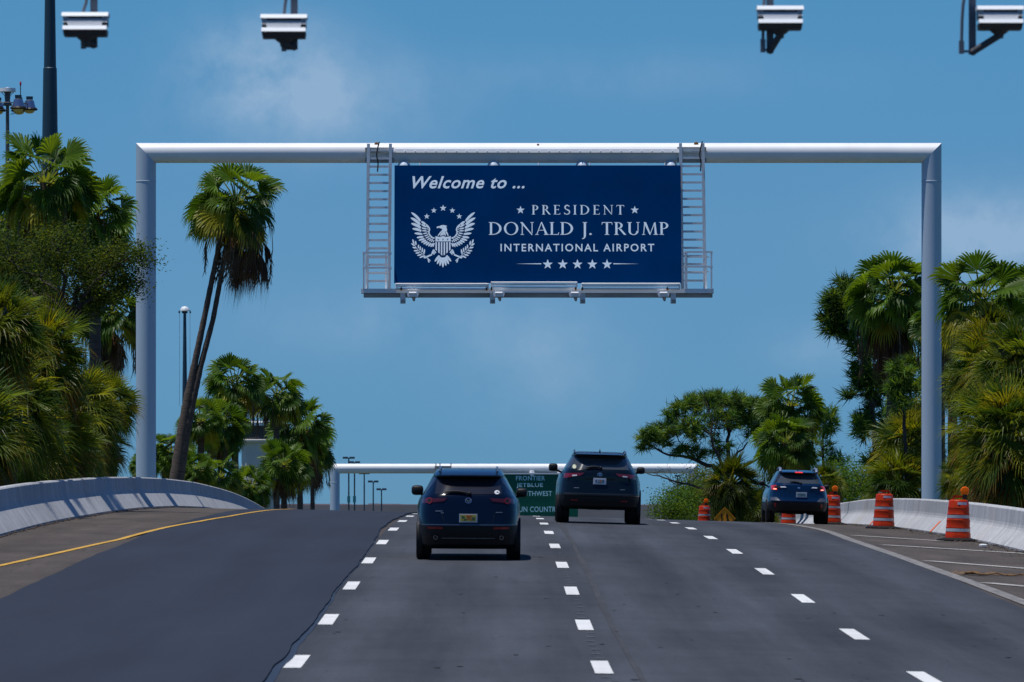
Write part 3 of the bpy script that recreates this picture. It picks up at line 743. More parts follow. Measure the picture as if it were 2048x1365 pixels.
def flood(px, label):
    b_ = W(px, 588) + wb + Vector((0, -.5, 0)); t = thing('sign_floodlight', label, 'floodlight', b_, 'floodlights on the walkway')
    m_ = MB(); m_.box((0, 0, 0), (.38, .16, .13)); m_.box((0, .02, -.09), (.34, .2, .05)); m_.obj('housing', M['white_steel'], t)
    m_ = MB(); m_.tube([(-.12, -.09, .0), (.12, -.09, .0)], .035, 10); m_.obj('lamp_tube', M['white_steel'], t, smooth=40)
    m_ = MB(); m_.add([(-.06, .0, -.1), (.1, 0, -.1), (.07, .05, -.26), (.01, .05, -.26), (-.06, .12, -.1), (.1, .12, -.1), (.07, .1, -.26), (.01, .1, -.26)], [(0, 1, 2, 3), (5, 4, 7, 6), (0, 3, 7, 4), (1, 5, 6, 2), (3, 2, 6, 7)]); m_.obj('bracket', M['galv_dark'], t)
    return t
flood(826, 'small white floodlight under the walkway nearest the left ladder')
flood(997.5, 'small white floodlight under the walkway below the eagle side, second from the left ladder')
flood(1149, 'small white floodlight under the walkway, second from the right ladder')
flood(1326, 'small white floodlight under the walkway nearest the right ladder')

# green sign on the far gantry
gp = P(1083, 1075, D2 - .75)
gs = thing('direction_sign', 'green airline direction sign half hidden behind the two dark cars', 'sign', gp)
a, b = P(1008, 949, D2 - .75), P(1156, 1075, D2 - .75)
m_ = MB(); m_.box((((a.x+b.x)/2 - gp.x), .06, (a.z+b.z)/2 - gp.z), (b.x - a.x, .12, a.z - b.z)); m_.obj('panel', M['green'], gs)
m_ = MB(); m_.box(((a.x+b.x)/2 - gp.x, .02, a.z - gp.z + .05), (b.x - a.x + .05, .2, .10)); m_.obj('top_trim', M['white_steel'], gs)
for px in (1064, 1120):
    c = P(px, 947, D2 - .6); m_ = MB(); m_.lathe([(.001, .22), (.15, .2), (.2, 0), (.2, -.2)], (c.x - gp.x, c.y - gp.y, c.z - gp.z), 14); m_.obj('saddle_bracket', M['white_steel'], gs, smooth=60)
for s, x0, x1, y0, y1 in (('FRONTIER', 1032, 1090, 952.2, 961.5), ('JETBLUE', 1033, 1086, 966.7, 976.8), ('SOUTHWEST', 1032, 1104, 982.5, 992.5), ('SUN COUNTRY', 1032, 1119, 1013.5, 1024.5)):
    shift(text_mb(s, x0, x1, y0, y1, D2 - .78, 0, .012, 1.08), gs).obj('lettering', M['sign_white'], gs)

# ------------------------------------------------------------------ overhead toll cameras (near, above the road)
DC = 45.0; KC = DC / F
def toll_camera(px, py, post_px, post_bot, conduit, cond_bot, label, roll=0):
    c = P(px, py, DC); t = thing('toll_camera', label, 'camera', c, 'toll cameras hanging over the road')
    u = KC
    def at(x, y, d=0): return Vector(((x - px)*u, d, -(y - py)*u))
    m_ = MB(); m_.box((0, .03, 19*u), (93*u, .20, 8*u)); m_.v = [(x, y + ((z - 19*u)*.9 if y < 0 else 0), z) for x, y, z in m_.v]; m_.obj('lid', M['cam_white'], t)
    m_ = MB(); m_.box((0, .05, 6*u), (88*u, .16, 18*u)); m_.obj('core', M['cam_grey'], t)
    m_ = MB()
    for k in range(22):
        x = (-33 + k*66/21)*u; m_.box((x, -.045, 3.5*u), (1.7*u, .05, 13*u)); 
    for s in (-1, 1):
        for k in range(3): m_.box((s*(36 + 3.6*k)*u, -.045, 9*u), (1.4*u, .05, 14*u))
    m_.v = [(x, y - (z - 10*u)*-.55, z) for x, y, z in m_.v]; m_.obj('cooling_fins', M['cam_white'], t)
    m_ = MB(); m_.box((0, -.02, -1*u), (66*u, .06, 13*u)); m_.box((0, -.02, -8.5*u), (88*u, .08, 8*u)); m_.v = [(x, y + (z - 10*u)*.75, z) for x, y, z in m_.v]; m_.obj('front_plate', M['cam_white'], t)
    m_ = MB(); vs = []
    for (z, hw, y0, y1) in ((-12.5*u, 44*u, -.11, .12), (-24*u, 42.5*u, -.05, .12)):
        vs += [(-hw, y0, z), (hw, y0, z), (hw, y1, z), (-hw, y1, z)]
    m_.add(vs, [(0, 1, 5, 4), (1, 2, 6, 5), (2, 3, 7, 6), (3, 0, 4, 7), (0, 3, 2, 1), (4, 5, 6, 7)]); m_.obj('lower_housing', M['cam_grey'], t)
    m_ = MB(); m_.lathe([(20*u, -24*u), (15*u, -29*u), (9*u, -33*u), (8*u, -40*u)], (0, .06, 0), 14); m_.obj('swivel', M['cam_grey'], t, smooth=30)
    m_ = MB(); pb = at(post_px, post_bot - 4, .12); m_.tube([Vector((0, .06, -34*u)), pb], [7*u, 7*u], 12); m_.ellipsoid(pb, (7.5*u, 7.5*u, 7.5*u)); m_.obj('arm', M['cam_grey'], t, smooth=40)
    m_ = MB(); m_.box((at(post_px, post_bot, .16) + at(post_px, -230, .16))/2, (14*u, .05, (post_bot + 230)*u)); m_.obj('drop_post', M['post_grey'], t)
    m_ = MB(); pts = [at(x, y, .1) for x, y in conduit]; m_.tube(pts, 3.2*u, 8)
    if cond_bot: m_.box(at(conduit[-1][0], cond_bot, .1), (10*u, .04, 26*u)); m_.tube([at(conduit[-1][0], cond_bot + 8, .1), at(post_px, cond_bot + 8, .12)], 2.5*u, 6)
    m_.obj('conduit', M['post_grey'], t, smooth=40)
toll_camera(171, 49, 185, 92, ((181, -230), (176, -30), (170, 5), (165, 20), (164, 60), (165, 72)), 83, 'leftmost of the four white finned overhead toll cameras')
toll_camera(568, 53, 587, 96, ((583, -230), (575, -30), (569, 10), (567, 30), (567, 60), (567, 78)), 88, 'white finned toll camera, second from the left, in front of the cloud')
toll_camera(1560, 36, 1542, 103, ((1542, -230), (1534, -40), (1529, 5), (1528, 30), (1527, 82)), 90, 'white finned toll camera above the right ladder side, third from the left')
toll_camera(2000, 36, 1948, 106, ((1942, -230), (1934, -30), (1928, 10), (1926, 40), (1925, 84)), 93, 'rightmost toll camera whose bracket arm slants down to its post')
# the bar they hang from, above the frame
bx = thing('camera_gantry', 'grey steel camera beam above the road holding the hanging toll cameras', 'gantry', (0, DC + .2, CZ + (YH + 240)*KC))
m_ = MB(); m_.box((0, 0, .1), (24, .3, .3)); m_.obj('beam', M['post_grey'], bx)
for s in (-12, 12):
    m_ = MB(); zb = zr(max(WL, min(10.3, s)), DC) - (CZ + (YH + 240)*KC); m_.box((s, 0, (zb - .5)/2), (.35, .35, abs(zb) + .5)); m_.obj('post', M['post_grey'], bx)

# ------------------------------------------------------------------ drums, small sign, debris
def drum(px, py, D, label, light=True, lab=True, xoff=.06):
    x = (px - XV)*D/F; z = zr(x, D); t = thing('traffic_drum', label, 'traffic drum', (x, D, z), 'orange drums along the right shoulder')
    t.rotation_euler = (0, math.atan(lerp(SR, D)), 0)
    def seg(z0, z1, r0, r1, nm, m): 
        k = MB(); k.lathe([(r0, z0), (r0 + (r1-r0)*.5, (z0+z1)/2), (r1, z1)], (0, 0, 0), 28, caps=False); return k.obj(nm, m, t, smooth=60)
    k = MB()
    pr = [(.275, .03), (.272, .16), (.262, .175), (.262, .20), (.258, .27), (.262, .29), (.252, .31), (.25, .43), (.252, .45), (.24, .47), (.238, .555), (.242, .575), (.23, .595), (.228, .70), (.23, .715), (.222, .73), (.215, .85), (.205, .865), (.16, .885), (.02, .888)]
    k.lathe(pr, (0, 0, 0), 30, caps=False); k.obj('drum_body', M['drum'], t, smooth=35)
    seg(.205, .27, .2645, .2605, 'reflective_band', M['drum_white']); seg(.20 + .29, .555, .2405, .2405, 'reflective_band', M['drum_white'])
    seg(.195, .285, .2635, .2612, 'reflective_band', M['drum_white']) if False else None
    k = MB(); k.lathe([(.46, 0), (.45, .035), (.33, .06), (.28, .075), (.2, .075)], (0, 0, 0), 8); k.obj('rubber_base', M['rubber'], t)
    k = MB(); k.bar((-.13, 0, .885), (-.10, 0, .955), .03); k.bar((.13, 0, .885), (.10, 0, .955), .03); k.bar((-.11, 0, .95), (.11, 0, .95), .03, .05); k.obj('handle', M['drum'], t)
    if lab:
        k = MB(); n = 8; a0, a1 = -1.75, -.75
        for i in range(n + 1):
            a = a0 + (a1 - a0)*i/n
            for zz, rr in ((.775, .2235), (.83, .2195)): k.v.append((rr*math.cos(a), rr*math.sin(a), zz))
        k.f = [(2*i, 2*i+2, 2*i+3, 2*i+1) for i in range(n)]; k.obj('sticker', M['label'], t)
    if light:
        k = MB(); k.box((xoff, -.05, .95), (.09, .09, .09)); k.obj('lamp_battery', M['black'], t)
        k = MB(); k.lathe([(.03, -.035), (.085, -.03), (.095, 0), (.085, .03), (.03, .04)], (xoff, -.06, 1.07), 20, 'Y'); k.obj('warning_lamp', M['amber'], t, smooth=50)
    return t
drum(1915.5, 1083, 125.5, 'striped orange drum with amber lamp nearest the camera on the right', xoff=.12)
drum(1767, 1055, 148, 'striped orange drum without amber lamp, second along the right shoulder', light=False)
drum(1664, 1051, 177, 'striped orange drum squeezed between the bright blue car and the wall')
drum(1577, 1050, 212, 'striped orange drum seen under the bright blue car', light=False)
drum(1408.5, 1045, 233, 'small distant orange drum with amber lamp left of the orange diamond sign')
k = MB(); xx, yy_ = (1750 - XV)*148/F, 148; 
t = thing('warning_lamp', 'black drum lamp lying sideways on the second drum', 'lamp', P(1758, 990.5, 148)); k = MB(); k.box((0, 0, 0), (.12, .1, .07)); k.lathe([(.04, -.06), (.055, -.05), (.055, .05), (.04, .06)], (.03, 0, .03), 12, 'X'); k.obj('lamp_housing', M['black'], t)
# orange paint marks on the wall foot at two joints
for (y, n) in ((162.5, 'a'), (138.5, 'b')):
    k = MB(); x0 = wr(y); zb = zr(x0, y); s = .77/.8
    pts = [(-.112, .0), (-.112, .05), (.128, .30)]
    for (d, h) in pts:
        for dy in (.12, .55): k.v.append((x0 + d, y + dy, zb + h))
    k.f = [(0, 1, 3, 2), (2, 3, 5, 4)]; o = k.obj('paint_mark', M['orange_cloth']); struct(o)
DS2 = 235.0
p = P(1449.5, 1037.5, DS2); t = thing('warning_sign', 'orange diamond warning sign with two black lane arrows beyond the crest', 'sign', (p.x, p.y, p.z - .5))
k = MB(); h = .46; k.plate([(0, .5 - h), (h*.95, .5), (0, .5 + h), (-h*.95, .5)], 0, .02); k.obj('sign_panel', M['sign_orange'], t)
k = MB(); hb = h - .03
for q in range(4):
    c4 = [(0, .5 - hb), (hb*.95, .5), (0, .5 + hb), (-hb*.95, .5)]; a4, b4 = c4[q], c4[(q+1) % 4]
    k.bar((a4[0]*.95, -.006, .5 + (a4[1]-.5)*.95), (b4[0]*.95, -.006, .5 + (b4[1]-.5)*.95), .012, .008)
k.plate([(-.14, .30), (-.10, .30), (-.10, .62), (-.07, .62), (-.12, .72), (-.17, .62), (-.14, .62)], -.012, .01)
k.plate([(.07, .34), (.18, .36), (.15, .46), (.12, .58), (.15, .60), (.07, .72), (.04, .58), (.07, .58), (.10, .45)], -.012, .01)
k.obj('arrow_symbol', M['black'], t)
k = MB(); k.bar((0, .05, .5), (0, .05, -.35), .04); k.bar((-.35, -.2, -.45), (.35, .3, -.45), .04); k.bar((.35, -.2, -.45), (-.35, .3, -.45), .04); k.obj('stand', M['galv'], t)
# fallen frond on the right shoulder
x0, y0 = hit(1932, 1151); x1, y1 = hit(2060, 1162)
t = thing('fallen_frond', 'dry brown palm frond lying across the right shoulder', 'palm frond', (x0, y0, zr(x0, y0)))
k = MB(); r = random.Random(4); L = x1 - x0
k.tube([(L*i/8, (y1-y0)*i/8 + .12*math.sin(i), zr(x0 + L*i/8, y0) - zr(x0, y0) + .04 + .02*math.sin(i*2)) for i in range(9)], [.012 + .012*(i < 3) for i in range(9)], 6)
for i in range(55):
    f = r.random()**1.3; bx0 = L*f; a = r.uniform(-.9, .9); ln = r.uniform(.12, .34) * (1.2 - f*.7); z = zr(x0 + bx0, y0) - zr(x0, y0)
    dx, dy = ln*math.cos(a)*r.choice((1, 1, -1)), ln*1.5*math.sin(a); hgt = r.uniform(.005, .045)*(1.1 - f)
    k.add([(bx0, dy*.1 + .02, z + .02), (bx0 + dx*.5, dy*.5, z + hgt + .02), (bx0 + dx*.55, dy*.55 + .05, z + hgt + .03), (bx0 + dx, dy, z + .01)], [(0, 1, 3, 2)])
k.obj('dry_leaf', M['debris'], t)
x0, y0 = hit(1966, 1095)
t = tag(MB().obj('litter_scrap', M['white_paint']), 'crumpled white scrap of litter at the foot of the right wall', 'litter'); bpy.data.objects.remove(t)
k = MB(); k.ellipsoid((0, 0, .03), (.09, .1, .04), 7, 5, .7); t = k.obj('litter_scrap', M['white_paint'], loc=(x0, y0, zr(x0, y0))); tag(t, 'crumpled white scrap of litter at the foot of the right wall', 'litter')

# ------------------------------------------------------------------ lamp posts
def high_mast(px, D, ptop, rb, rt, label, head=None, pm='pole_grey', name='light_mast', jointpx=None):
    x = (px - XV)*D/F; zb = gz(x, D); zt = CZ + (YH - ptop)*D/F
    t = thing(name, label, 'light mast', (x, D, zb)); H = zt - zb
    k = MB(); pr = [(rb*1.06, 0), (rb, H*.02)]
    if jointpx:
        zj = CZ + (YH - jointpx)*D/F - zb; f = zj/H; rj = rb + (rt - rb)*f; pr += [(rj, zj), (rj*.9, zj + .02)]; pr += [(rt*.9, H)]
    else: pr += [(rt, H)]
    k.lathe(pr, (0, 0, 0), 18); k.obj('pole', M[pm], t, smooth=40)
    return t, H
t, H = high_mast(100, 185, -150, .42, .15, 'thick dark teal mast rising past the top of the frame beside the tall left palm', pm='pole', jointpx=137)
t, H = high_mast(15, 300, 212, .30, .085, 'grey high mast with a ring of warm floodlights at the left edge')
u = 300/F
k = MB(); k.lathe([(18*u, H + 0*u), (18.5*u, H + 3*u), (16*u, H + 4*u)], (0, 0, 0), 22, caps=True)
for q in k.v: pass
k = MB(); k.lathe([(.02, 37*u), (5*u, 36*u), (16*u, 35*u), (16.5*u, 28*u), (15*u, 27.5*u)], (0, 0, H), 22); k.obj('crown_disc', M['galv'], t, smooth=50)
k = MB(); k.lathe([(5*u, 8*u), (6*u, 20*u), (4*u, 28*u)], (0, 0, H), 12); k.lathe([(8*u, 0), (9*u, 3*u), (6*u, 9*u)], (0, 0, H), 12)
for a in range(6): k.bar((3*u*math.cos(a*1.05), 3*u*math.sin(a*1.05), H + 18*u), (13*u*math.cos(a*1.05), 13*u*math.sin(a*1.05), H + 28*u), 1.2*u)
k.obj('mast_head', M['pole_grey'], t)
k = MB(); ring = [(40*u*math.cos(a*2*pi/24), 40*u*math.sin(a*2*pi/24), H + 4*u) for a in range(25)]; k.tube(ring, 1.2*u, 6, False); k.obj('lamp_ring', M['pole_grey'], t)
for a in (-.98, .12, 1.1, 2.1, 3.2, 4.2):
    cx, cy = 44*u*math.cos(a), 44*u*math.sin(a); tl = MB()
    tl.lathe([(14*u, -5*u), (11*u, 3*u), (9*u, 12*u), (6*u, 14*u)], (cx, cy, H - 2*u), 14); lo = tl.obj('floodlight', M['lamp_metal'], t, smooth=40)
    q = MB(); q.box((cx, cy, H + 16*u), (13*u, 8*u, 6*u)); q.obj('ballast', M['pole'], lo)
    q = MB(); q.lathe([(15*u, -7*u), (16.5*u, -5*u), (14*u, -2*u)], (cx, cy, H - 2*u), 14); q.obj('shade', M['black'], lo)
    q = MB(); q.lathe([(4*u, -13*u), (9*u, -11*u), (10.5*u, -7.2*u)], (cx, cy, H - 2*u), 14); q.obj('lens', M['lamp_lens'], lo, smooth=40)
k = MB(); k.tube([(26*u, 0, H + 16*u), (26*u, 0, H + 42*u)], .9*u, 6); k.obj('aerial', M['cable'], t)
k = MB(); k.ellipsoid((26*u, 0, H + 44*u), (2*u, 2*u, 5*u), 8, 6); k.obj('aerial_tip', M['red'], t)
for s in (8, 12):
    k = MB(); k.tube([(s*u + 4*u*math.sin(i*pi/6)*1.0, 0, H - 8*u - i*1.4*u) for i in range(8)], .6*u, 5); k.obj('cable_loop', M['cable'], t)

t, H = high_mast(369.5, 420, 622, .40, .10, 'slim teal mast with a small dome lamp head left of the leaning palm trunks', pm='pole'); u = 420/F
k = MB(); k.lathe([(1*u, 9*u), (6*u, 7.5*u), (9*u, 3*u), (9.5*u, 0), (3*u, -1*u)], (0, 0, H), 16); k.obj('lamp_dome', M['galv'], t, smooth=50)
for s in (-11, -4, 4, 11):
    k = MB(); k.tube([(s*u, 0, H - 1*u), (s*u, 0, H - 5*u)], 1.6*u, 6); k.obj('lamp', M['black'], t)
k = MB(); k.bar((-12*u, 0, H), (12*u, 0, H), 1.2*u); k.obj('cross_arm', M['pole_grey'], t)
for s in (-10.5, 10.5):
    k = MB(); k.tube([(s*u, 0, H - 3*u), (s*u*1.02, 0, H - 190*u)], .28*u, 5); k.obj('cable', M['cable'], t)
for i, (px, ptop, D, wd, nm) in enumerate(((697.5, 916, 1150, 24, 'tallest dark twin lamp post beyond the far gantry, nearest its left post'), (709, 925, 1180, 22, 'dark lamp post second from the far gantry left post, head hidden by its beam'), (728.5, 947, 1230, 21, 'dark lamp post in the middle of the five beyond the far gantry'), (746.5, 963.5, 1280, 21, 'dark lamp post fourth in the row beyond the far gantry'), (763, 979, 1330, 20, 'shortest dark lamp post at the right of the row beyond the far gantry'), (1355, 952, 900, 10, 'thin far lamp post under the right end of the far gantry beam'), (1338, 985, 1100, 9, 'short thin far lamp post at the left foot of the spreading pine'))):
    t, H = high_mast(px, D, ptop, .19 if i < 5 else .14, .13 if i < 5 else .10, nm, pm='pole_far', name='lamp_post'); u = D/F
    for s in (-1, 1):
        k = MB(); cxp = s*wd*.28*u; k.box((cxp, 0, 0 + H), (wd*.44*u, .8, 4*u)); k.obj('lamp_head', M['pole_far'], t)
    if i < 2:
        k = MB(); k.box((0, -.25, CZ + (YH - 999)*D/F - t.location.z), (6*u, .2, 13*u)); k.obj('teal_board', M['teal'], t)

# ------------------------------------------------------------------ distant buildings
D = 1500; u = D/F
t = thing('distant_building', 'long low brown building along the horizon beyond the crest', 'building', (P(1000, YH, D).x, D, 0))
k = MB(); k.box((0, 20, (CZ - .7)/2), (260, 40, CZ - .7)); k.obj('wall', M['brown_wall'], t)
k = MB(); r = random.Random(2)
ol = [(-129, CZ - .8)]
for i in range(60): h_ = CZ - .7 + r.uniform(.02, .4); ol += [(-128 + i*4.3, h_), (-128 + i*4.3 + r.uniform(1.5, 4.2), h_)]
k.plate(ol + [(129.9, CZ - .8)], 1, 3)
k.obj('roof_edge', M['brown_wall'], t)
D = 700; u = D/F
t = thing('control_tower', 'pale tower with dark blue glass cab hidden behind the middle palms', 'tower', (P(505, YH, D).x, D, 0))
def TZ(py): return CZ + (YH - py)*u
k = MB(); k.lathe([(34*u, 0), (34*u, TZ(884))], (12*u, 0, 0), 8); k.obj('shaft', M['wall_white'], t)
k = MB(); k.lathe([(38*u, TZ(886)), (40*u, TZ(881)), (39*u, TZ(879))], (8*u, 0, 0), 24); k.obj('gallery', M['wall_white'], t)
k = MB(); k.lathe([(30*u, TZ(879)), (36*u, TZ(852))], (4*u, 0, 0), 16); k.obj('cab_glass', M['tower_glass'], t)
k = MB(); k.lathe([(38*u, TZ(852)), (38*u, TZ(846)), (30*u, TZ(843))], (4*u, 0, 0), 16); k.obj('roof', M['galv'], t)

# ------------------------------------------------------------------ cars
def make_car(name, label, px, D, S, sl, paint, feat):
    x0 = (px - XV)*D/F; z0 = zr(x0, D)
    t = thing(name, label, 'car', (x0, D, z0))
    t.rotation_euler = (math.atan((zr(x0, D + 4) - zr(x0, D))/4), math.atan(lerp(SR, D) if x0 > 1.1 else lerp(SL, D)), 0)
    def sv(z):
        if z <= sl[0][0]: return sl[0][1:]
        for a, b in zip(sl, sl[1:]):
            if z <= b[0]:
                f = (z - a[0])/(b[0] - a[0]); return tuple(p + (q - p)*f for p, q in zip(a[1:], b[1:]))
        return sl[-1][1:]
    def yR(x, z):
        W, yr, yf, n = sv(z); q = min(abs(x)/W, .999); L = (yf - yr)/2
        return (yr + yf)/2 - L*(1 - q**n)**(1/n)
    def xS(y, z):
        W, yr, yf, n = sv(z); L = (yf - yr)/2; q = min(abs(y - (yr + yf)/2)/L, .999); return W*(1 - q**n)**(1/n)
    NP = 72
    def loft(zs, nm, m, cap_top=True, cap_bot=True):
        k = MB()
        for z in zs:
            W, yr, yf, n = sv(z); L = (yf - yr)/2; yc = (yr + yf)/2
            for i in range(NP):
                a = 2*pi*(i + .5)/NP; c, s = math.cos(a), math.sin(a)
                k.v.append((W*math.copysign(abs(c)**(2/n), c), yc + L*math.copysign(abs(s)**(2/n), s), z))
        for j in range(len(zs) - 1):
            for i in range(NP): k.f.append((j*NP + i, j*NP + (i+1) % NP, (j+1)*NP + (i+1) % NP, (j+1)*NP + i))
        if cap_bot: k.f.append(tuple(range(NP))[::-1])
        if cap_top: k.f.append(tuple((len(zs)-1)*NP + i for i in range(NP)))
        return k.obj(nm, m, t, smooth=30)
    allz = [s[0] for s in sl]
    def dens(a, b):
        q = sorted(set([a, b] + [z for z in allz if a < z < b])); r = []
        for u_, v_ in zip(q, q[1:]):
            n = max(1, int((v_ - u_)/.04)); r += [u_ + (v_ - u_)*i/n for i in range(n)]
        return r + [q[-1]]
    split = feat['split']
    body = loft(dens(split, allz[-1]), 'body', paint)
    loft(dens(allz[0], split - .004), 'lower_cladding', M['black'])
    def patch(nm, m, quad, off=.008, nx=14, nz=8, parent=None, mirror=False, side=None, smooth=True, yplane=None):
        # quad: four (x,z) corners, counter-clockwise from bottom left; laid on the rear surface
        objs = []
        for sgn in ((1, -1) if mirror else (1,)):
            k = MB()
            for j in range(nz + 1):
                for i in range(nx + 1):
                    f, g = i/nx, j/nz
                    ax_ = quad[0][0] + (quad[1][0]-quad[0][0])*f; az_ = quad[0][1] + (quad[1][1]-quad[0][1])*f
                    bx_ = quad[3][0] + (quad[2][0]-quad[3][0])*f; bz_ = quad[3][1] + (quad[2][1]-quad[3][1])*f
                    x = (ax_ + (bx_-ax_)*g)*sgn; z = az_ + (bz_-az_)*g
                    k.v.append((x, (yR(x, z) if yplane is None else yplane) - off, z))
            nn_ = nx + 1
            for j in range(nz):
                for i in range(nx):
                    q = (j*nn_ + i, j*nn_ + i + 1, (j+1)*nn_ + i + 1, (j+1)*nn_ + i); k.f.append(q if sgn > 0 else q[::-1])
            rim = [i for i in range(nn_)] + [j*nn_ + nx for j in range(1, nz + 1)] + [nz*nn_ + i for i in range(nx - 1, -1, -1)] + [j*nn_ for j in range(nz - 1, 0, -1)]
            o = len(k.v)
            for r_ in rim: x, y, z = k.v[r_]; k.v.append((x, y + off + .01, z))
            for a in range(len(rim)):
                b = (a + 1) % len(rim); q = (rim[b], rim[a], o + a, o + b); k.f.append(q if sgn > 0 else q[::-1])
            objs.append(k.obj(nm, m, parent or t, smooth=45 if smooth else False))
        return objs
    def ell(nm, m, cx, cz, rx, rz, off=.012, inner=0., parent=None, n=24, mirror=False):
        r_ = []
        for sgn in ((1, -1) if mirror else (1,)):
            k = MB()
            for ring in ((1.0,) if not inner else (1.0, inner)):
                for i in range(n):
                    a = 2*pi*i/n; x = (cx + rx*ring*math.cos(a))*sgn; z = cz + rz*ring*math.sin(a); k.v.append((x, yR(x, z) - off, z))
            if inner: k.f = [(i, (i+1) % n, n + (i+1) % n, n + i) for i in range(n)]
            else: k.f = [tuple(range(n))]
            r_.append(k.obj(nm, m, parent or t))
        return r_
    T_ = dict(sv=sv, yR=yR, xS=xS, patch=patch, ell=ell, t=t, body=body)
    # side windows
    zb, zt = feat['glass_z']
    for sgn in (1, -1):
        for (ya, yb) in feat['side_win']:
            k = MB(); nx, nz = 10, 6
            for j in range(nz + 1):
                for i in range(nx + 1):
                    z = zb + .02 + (zt - zb - .05)*j/nz; W, yr, yf, n = sv(z); W0, yr0, yf0, n0 = sv(zb + .02)
                    y = ya + (yb - ya)*i/nx; y = min(y, yf - .18) if y > 1.5 else max(y, yr + .16)
                    k.v.append((sgn*(xS(y, z) + .006), y, z))
            for j in range(nz):
                for i in range(nx):
                    q = (j*(nx+1) + i, j*(nx+1) + i + 1, (j+1)*(nx+1) + i + 1, (j+1)*(nx+1) + i); k.f.append(q if sgn > 0 else q[::-1])
            k.obj('side_window', feat['glass'], t, smooth=60)
    # wheels
    rw, tw, tx = feat['wheel']
    for sgn in (1, -1):
        for yw in feat['axles']:
            k = MB(); c = (sgn*(tx - tw/2), yw, rw); k.lathe([(rw*.62, -tw/2), (rw*.9, -tw/2), (rw*.985, -tw/2 + .03), (rw, -tw/2 + .06), (rw, tw/2 - .06), (rw*.985, tw/2 - .03), (rw*.9, tw/2), (rw*.62, tw/2)], c, 40, 'X'); wo_ = k.obj('wheel', M['rubber'], t, smooth=35)
            k = MB(); cx = sgn*(tx - .02); k.lathe([(rw*.64, -.01), (rw*.64, .012), (rw*.55, .004), (rw*.1, .008), (.001, .01)], (cx, yw, rw), 30, 'X'); k.obj('rim', M['galv'], wo_, smooth=40)
            k = MB(); cx = sgn*(tx - .05); k.lathe([(rw*1.14, -.03), (rw*1.14, .052), (rw*1.03, .055), (rw*1.02, -.03)], (cx, yw, rw + .02), 36, 'X', caps=False); k.obj('arch_trim', M['black'], t, smooth=30)
    # mirrors
    for (cx, cz, rx, rz) in feat['mirrors']:
        k = MB(); k.ellipsoid((cx, feat['mirror_y'], cz), (rx, .10, rz), 18, 12, .62); mo = k.obj('mirror', feat.get('mirror_mat', M['black']), t, smooth=60)
        s = 1 if cx > 0 else -1; k = MB(); k.bar((cx - s*rx*.55, feat['mirror_y'], cz - rz*.6), (s*(xS(feat['mirror_y'], cz - rz) - .05), feat['mirror_y'], cz - rz*1.35), .05); k.obj('mirror_stalk', M['black'], mo)
    # underbody
    k = MB(); r = random.Random(len(name + label)); zl = feat['under']
    for i in range(9):
        xw = -.62 + i*.155; k.box((xw, 1.2 + r.random(), zl + .12 + r.uniform(0, .05)), (.16, 1.5, .26))
    k.box((0, .45, zl + .16), (.8, .5, .22)); k.obj('underbody', M['black'], t)
    return T_
def plate(c, cx, cz, w_, h_, frame, base, blobs, yo=.02):
    t = c['t']; y = c['yR'](cx, cz - h_/2) - yo
    k = MB(); k.box((cx, y, cz), (w_, .016, h_)); po = k.obj('license_plate', frame, t)
    k = MB(); k.box((cx, y - .009, cz), (w_*.88, .006, h_*.78)); k.obj('plate_face', base, po)
    for (bx_, bz_, bw, bh, m_) in blobs:
        k = MB(); k.box((cx + bx_*w_, y - .013, cz + bz_*h_), (bw*w_, .004, bh*h_)); k.obj('plate_mark', m_, po)
def wiper(c, xa, za, xb, zb, th=.02):
    k = MB(); q = 8; pts = []
    for i in range(q + 1):
        f = i/q; x = xa + (xb-xa)*f; z = za + (zb-za)*f + .02*math.sin(f*pi); pts.append((x, c['yR'](x, z) - .045, z))
    k.tube(pts, [th*(.6 + .5*math.sin(i/q*pi)) for i in range(q + 1)], 6); k.ellipsoid((pts[-1][0], pts[-1][1] + .01, pts[-1][2]), (.035, .03, .03), 10, 6); k.obj('wiper', M['black'], c['t'], smooth=50)

def paintm(nm, col): return mat(nm, col, .16, 0, coat=.28, spec=.18)
glass = mat('tinted_glass', (.018, .018, .024), .10, spec=.6)
glass2 = mat('tinted_glass_grey', (.045, .054, .062), .07, spec=.7)
lens_dark = mat('dark_red_lens', (.045, .004, .006), .2, coat=.5)
lens_red = mat('red_lens', (.17, .006, .010), .2, coat=.6)
lens_lit = mat('lit_red_lens', (.22, .008, .006), .3, emit=((1, .03, .015), .22))
lens_hot = mat('lit_brake_strip', (.9, .3, .2), .3, emit=((1, .32, .22), 2.2))
brake_lit = mat('lit_high_brake', (.6, .02, .01), .3, emit=((1, .03, .01), .7))
refl = mat('red_reflector', (.30, .012, .014), .3)
chrome = mat('chrome', (.55, .57, .60), .15, .9)
pl_yel, pl_or, pl_gr, pl_wh, pl_tl = mat('plate_yellow', (.55, .42, .06), .6), mat('plate_orange', (.5, .14, .02), .6), mat('plate_green', (.05, .13, .05), .6), mat('plate_white', (.55, .57, .6), .6), mat('plate_blue', (.08, .16, .24), .6)

